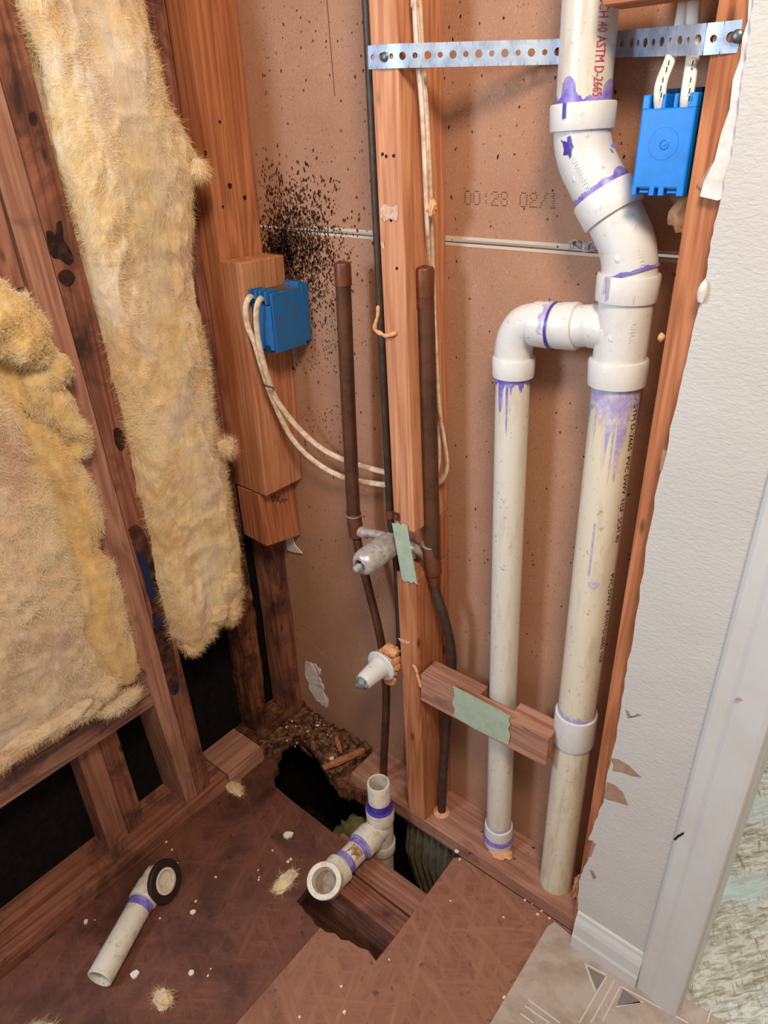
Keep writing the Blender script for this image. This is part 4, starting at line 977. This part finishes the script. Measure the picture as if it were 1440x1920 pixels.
lathe('primer_ring', at_z(.071), td, [(0,RD+.006),(.0015,RD+.0058),(.003,RD+.0008),(.022,RD+.0006),(.0222,RD)], PURPLE_D, 40, parent=drain)
lathe('primer_ring', tc + ad*.067, ad, [(0,RD+.0050),(.0015,RD+.0050),(.002,RD+.0008),(.016,RD+.0006),(.0162,RD)], PURPLE, 40, parent=drain)
lathe('primer_ring', tc + ad*.112, ad, [(0,RD+.0006),(.018,RD+.0009),(.0182,RD)], PURPLE, 40, parent=drain)
primer('rust_stain', tc + ad*.085, tc + ad*.112, RD, plain('rust', (150,98,58), .7, .2, 0, (206,180,146), 110, .3), drain, facing(tc,ad)-.6, facing(tc,ad)+.6, (), .8, .5)
te = tc + ad*.130; up = Vector((.25,-.38,.89)).normalized(); tz = tc + ad*.172 + up*.020 - Vector((0,0,.006))
el = tube('trap_elbow', smooth_path([te, te + ad*.010, tz - up*.046 + Vector((0,.012,0)), tz - up*.036 + Vector((0,.006,0))], 8), RD+.001, PVCS, 32, parent=drain)
hub('elbow_hub', te, te + ad*.022, RD+.0058, el, PVCS)
RT = .0335
lathe('trap_adapter', tz - up*.018, up, [(-.026,.020),(-.024,RT-.008),(-.012,RT-.004),(.028,RT-.002),(.030,RT),(.042,RT+.001),(.044,RT),(.044,RT-.0095),(.040,RT-.0105),(.036,RT-.010),(.0335,RT-.0112),(.031,RT-.0100),(.0285,RT-.0112),(.026,RT-.0102),(.0235,RT-.0116),(.012,RT-.013),(.0118,.002)], PVCS, 44, parent=drain)
lathe('adapter_inside', tz - up*.0045, up, [(0,RT-.0133),(.0008,RT-.0133)], plain('drain_inside', (150,134,110), .5, .3, 0, (84,66,48), 60, .3), 30, parent=drain)

# ================================================================== LOOSE PIPE ON THE FLOOR
l0 = PZ(186,1836,.0243); l1 = PZ(268,1688,.0243)
loose = empty('loose_drain_elbow', Vector((l0.x, l0.y, 0)), 'cut white PVC elbow piece with a brown rubber gasket lying on the floor', 'pipe')
ldir = (l1-l0).normalized(); LL = (l1-l0).length
lathe('pipe', l1, -ldir, [(0,.0236),(LL-.001,.0236),(LL,.0228),(LL,.0196),(LL-.03,.0194),(LL-.031,.001)], PVCS, 40, parent=loose)
lathe('primer_ring', l1 - ldir*.004, -ldir, [(0,.0238),(.0005,.0245),(.016,.0243),(.0164,.0236)], PURPLE, 40, parent=loose)
hub('elbow_hub', l1 - ldir*.003, l1 + ldir*.032, .0272, loose, PVCS)
gx = PZ(309,1652,.038); gd = (-ray(309,1652)*.62 + (ROT @ Vector((1,0,0)))*.78).normalized()
tube('elbow_bend', smooth_path([l1 + ldir*.028, l1 + ldir*.050 + Vector((0,0,.003)), gx - gd*.022, gx - gd*.006], 8), .0238, PVCS, 32, parent=loose)
lathe('outlet', gx - gd*.012, gd, [(0,.022),(.0,.0245),(.016,.0250),(.0165,.0205),(.004,.0195),(.003,.001)], PVCS, 40, parent=loose)
lathe('gasket', gx - gd*.006, gd, [(0,.0255),(0,.0385),(.002,.0405),(.009,.0405),(.011,.0385),(.011,.0265)], RUBBER, 48, ring=True, parent=loose)

# ================================================================== ROTTEN CORNER AND DEBRIS
def inside(p, poly):
    r = False; n = len(poly); j = n-1
    for i in range(n):
        a, b = poly[i], poly[j]
        if (a.y > p[1]) != (b.y > p[1]) and p[0] < (b.x-a.x)*(p[1]-a.y)/(b.y-a.y) + a.x: r = not r
        j = i
    return r
def heap(name, pix, z, step, amp, mat, th=.015, **k):
    poly = [PZ(a, b, z) for a, b in pix]; x0 = min(p.x for p in poly); x1 = max(p.x for p in poly); y0 = min(p.y for p in poly); y1 = max(p.y for p in poly)
    nx, ny = int((x1-x0)/step)+2, int((y1-y0)/step)+2; idx = {}; V, Fs = [], []
    def vid(i, j, top):
        if (i,j,top) not in idx:
            x, y = x0+i*step, y0+j*step; q = Vector((x*30, y*30, 1.3)); idx[(i,j,top)] = len(V)
            h = amp*(noise.noise(q) + .7*noise.noise(q*2.6) + .5*noise.noise(q*7))
            V.append((x + step*.4*noise.noise(q*5), y + step*.4*noise.noise(q*5+Vector((9,0,0))), z + h if top else z - th))
        return idx[(i,j,top)]
    cells = {(i,j) for i in range(nx) for j in range(ny) if inside((x0+(i+.5)*step + .006*noise.noise(Vector((i*.5,j*.5,0))), y0+(j+.5)*step + .006*noise.noise(Vector((i*.5,j*.5,7)))), poly)}
    for i, j in cells:
        Fs.append((vid(i,j,1), vid(i+1,j,1), vid(i+1,j+1,1), vid(i,j+1,1)))
        for di, dj, a, b in ((-1,0,(i,j),(i,j+1)),(1,0,(i+1,j),(i+1,j+1)),(0,-1,(i,j),(i+1,j)),(0,1,(i,j+1),(i+1,j+1))):
            if (i+di,j+dj) not in cells: Fs.append((vid(*a,1), vid(*b,1), vid(*b,0), vid(*a,0)))
    return mesh(name, V, Fs, mat, smooth=False, **k)
heap('rotten_plate', [(535,1330),(560,1318),(600,1338),(650,1370),(694,1398),(688,1416),(660,1428),(640,1440),(622,1448),(612,1440),(600,1418),(580,1392),(560,1380),(545,1386),(522,1398),(490,1412),(478,1402),(505,1372)], .022, .004, .010, ROTM, .025, label='crumbled rotten wood at the back left corner', cat='rotten wood')
heap('rotten_floor_edge', [(612,1448),(640,1440),(690,1428),(730,1462),(735,1500),(712,1500),(690,1497),(668,1484),(640,1480),(628,1462)], .008, .004, .007, plain('rotten_pulp_red', (84,46,28), .85, .2, 0, (132,84,52), 55, .25), .03, label='splintered reddish floor edge behind the open drain pipe', cat='rotten wood')
def splinter(name, a, b, z, w, mat, lb):
    p, q = PZ(*a, z), PZ(*b, z); d = (q-p); n = Vector((-d.y, d.x, 0)).normalized()*w
    L = []
    for i in range(7):
        t = i/6; c = p.lerp(q, t); ww = n*(.5 + .5*math.sin(math.pi*min(1,max(0,t*.9+.05))))*(1+.3*noise.noise(c*60))
        L.append([c-ww, c+ww, c+ww*.7+Vector((0,0,w*1.1)), c-ww*.7+Vector((0,0,w*.9))])
    v, f = loft(L); return mesh(name, v, f, mat, label=lb, cat='splinter')
splinter('wood_splinter', (606,1442), (683,1408), .03, .008, W_FIR('x'), 'pale orange splinter across the rotten corner')
splinter('wood_splinter', (628,1378), (640,1412), .035, .006, W_FIR('y'), 'small tan splinter on the crumbled wood')
splinter('wood_splinter', (540,1352), (572,1338), .03, .005, W_ROT('x'), 'dark curled splinter in the corner')
splinter('wood_splinter', (585,1420), (560,1395), .01, .004, W_ROT('x'), 'thin dark splinter on the hole rim')
random.seed(33)
def chip(px, py, z, r, lb, grp, mat=CRUMB):
    c = PZ(px, py, z); n = random.randint(5,7); ang = random.random()*6; P = []
    el_ = random.uniform(.5, 1)
    for i in range(n):
        t = 2*math.pi*i/n; rr = r*random.uniform(.6,1.25); x, y = math.cos(t)*rr, math.sin(t)*rr*el_
        P.append(Vector((c.x + x*math.cos(ang) - y*math.sin(ang), c.y + x*math.sin(ang) + y*math.cos(ang), z)))
    return prism('plaster_chip', P, 'z', z, z + r*.5, mat, label=lb, cat='debris', group=grp)
big = [(540,1567,.011,'white plaster chip on the dark board behind the trap'),(252,1829,.009,'white chip beside the loose pipe end'),(362,1710,.006,'white chip right of the gasket'),(359,1826,.006,'white chip below the gasket'),(856,1598,.006,'round white crumb on the plate edge'),(1000,1692,.007,'largest white crumb near the vinyl corner'),(162,1729,.006,'white crumb left of the loose pipe'),(622,1423,.006,'white square crumb on the rotten wood')]
for a, b, r, lb in big: chip(a, b, .041 if (a, b) in ((856,1598),(622,1423)) else .0005, r, lb, None)
small = [(545,1612),(511,1595),(540,1616),(367,1690),(333,1618),(322,1594),(312,1579),(178,1725),(276,1720),(300,1722),(405,1645),(390,1830),(395,1817),(984,1688),(1016,1708),(1020,1700),(646,1899),(562,1907),(945,1870),(955,1868),(944,1720),(640,1850),(486,1645),(484,1632),(485,1650),(730,1800),(845,1690),(862,1612),(1008,1715),(1030,1722)]
for a, b in small: chip(a, b, .0005, random.uniform(.002,.0035), 'tiny white crumb scattered on the subfloor', 'white crumbs on the subfloor')
pl = [(904,1560),(880,1600),(945,1570),(990,1600),(965,1610),(770,1490),(1000,1590)]
for a, b in pl: chip(a, b, .0385, random.uniform(.002,.0035), 'tiny dark crumb on the back bottom plate', 'dark crumbs on the plate', MOULD2)
for i in range(36):
    a, b = random.gauss(585,40), random.gauss(1368,22)
    if not (490 < a < 680 and b > 1318 + max(0,(a-560))*.62): continue
    chip(a, b, .03, random.uniform(.002,.0042), 'pale crumb among the rotten corner wood', 'pale crumbs in the rotten corner', random.choice([CRUMB, PAPERB, CRUMB]))
# fine dust specks
V, Fs = [], []
for i in range(900):
    x, y = random.uniform(0,.74), random.uniform(-.95,-.1)
    if .31 < x < .53 and y > -.4: continue
    if y > -.24 and x < .34: continue
    s = random.uniform(.0004,.0013); n0 = len(V); t = random.random()*3
    V += [(x+math.cos(t+k*1.57)*s, y+math.sin(t+k*1.57)*s*random.uniform(.4,1.4), .0006) for k in range(4)]; Fs.append((n0,n0+1,n0+2,n0+3))
mesh('floor_dust', V, Fs, plain('dust_specks', (150,116,92), .9, .1, 0, (40,24,18), 300, .2), floor, kind='stuff')
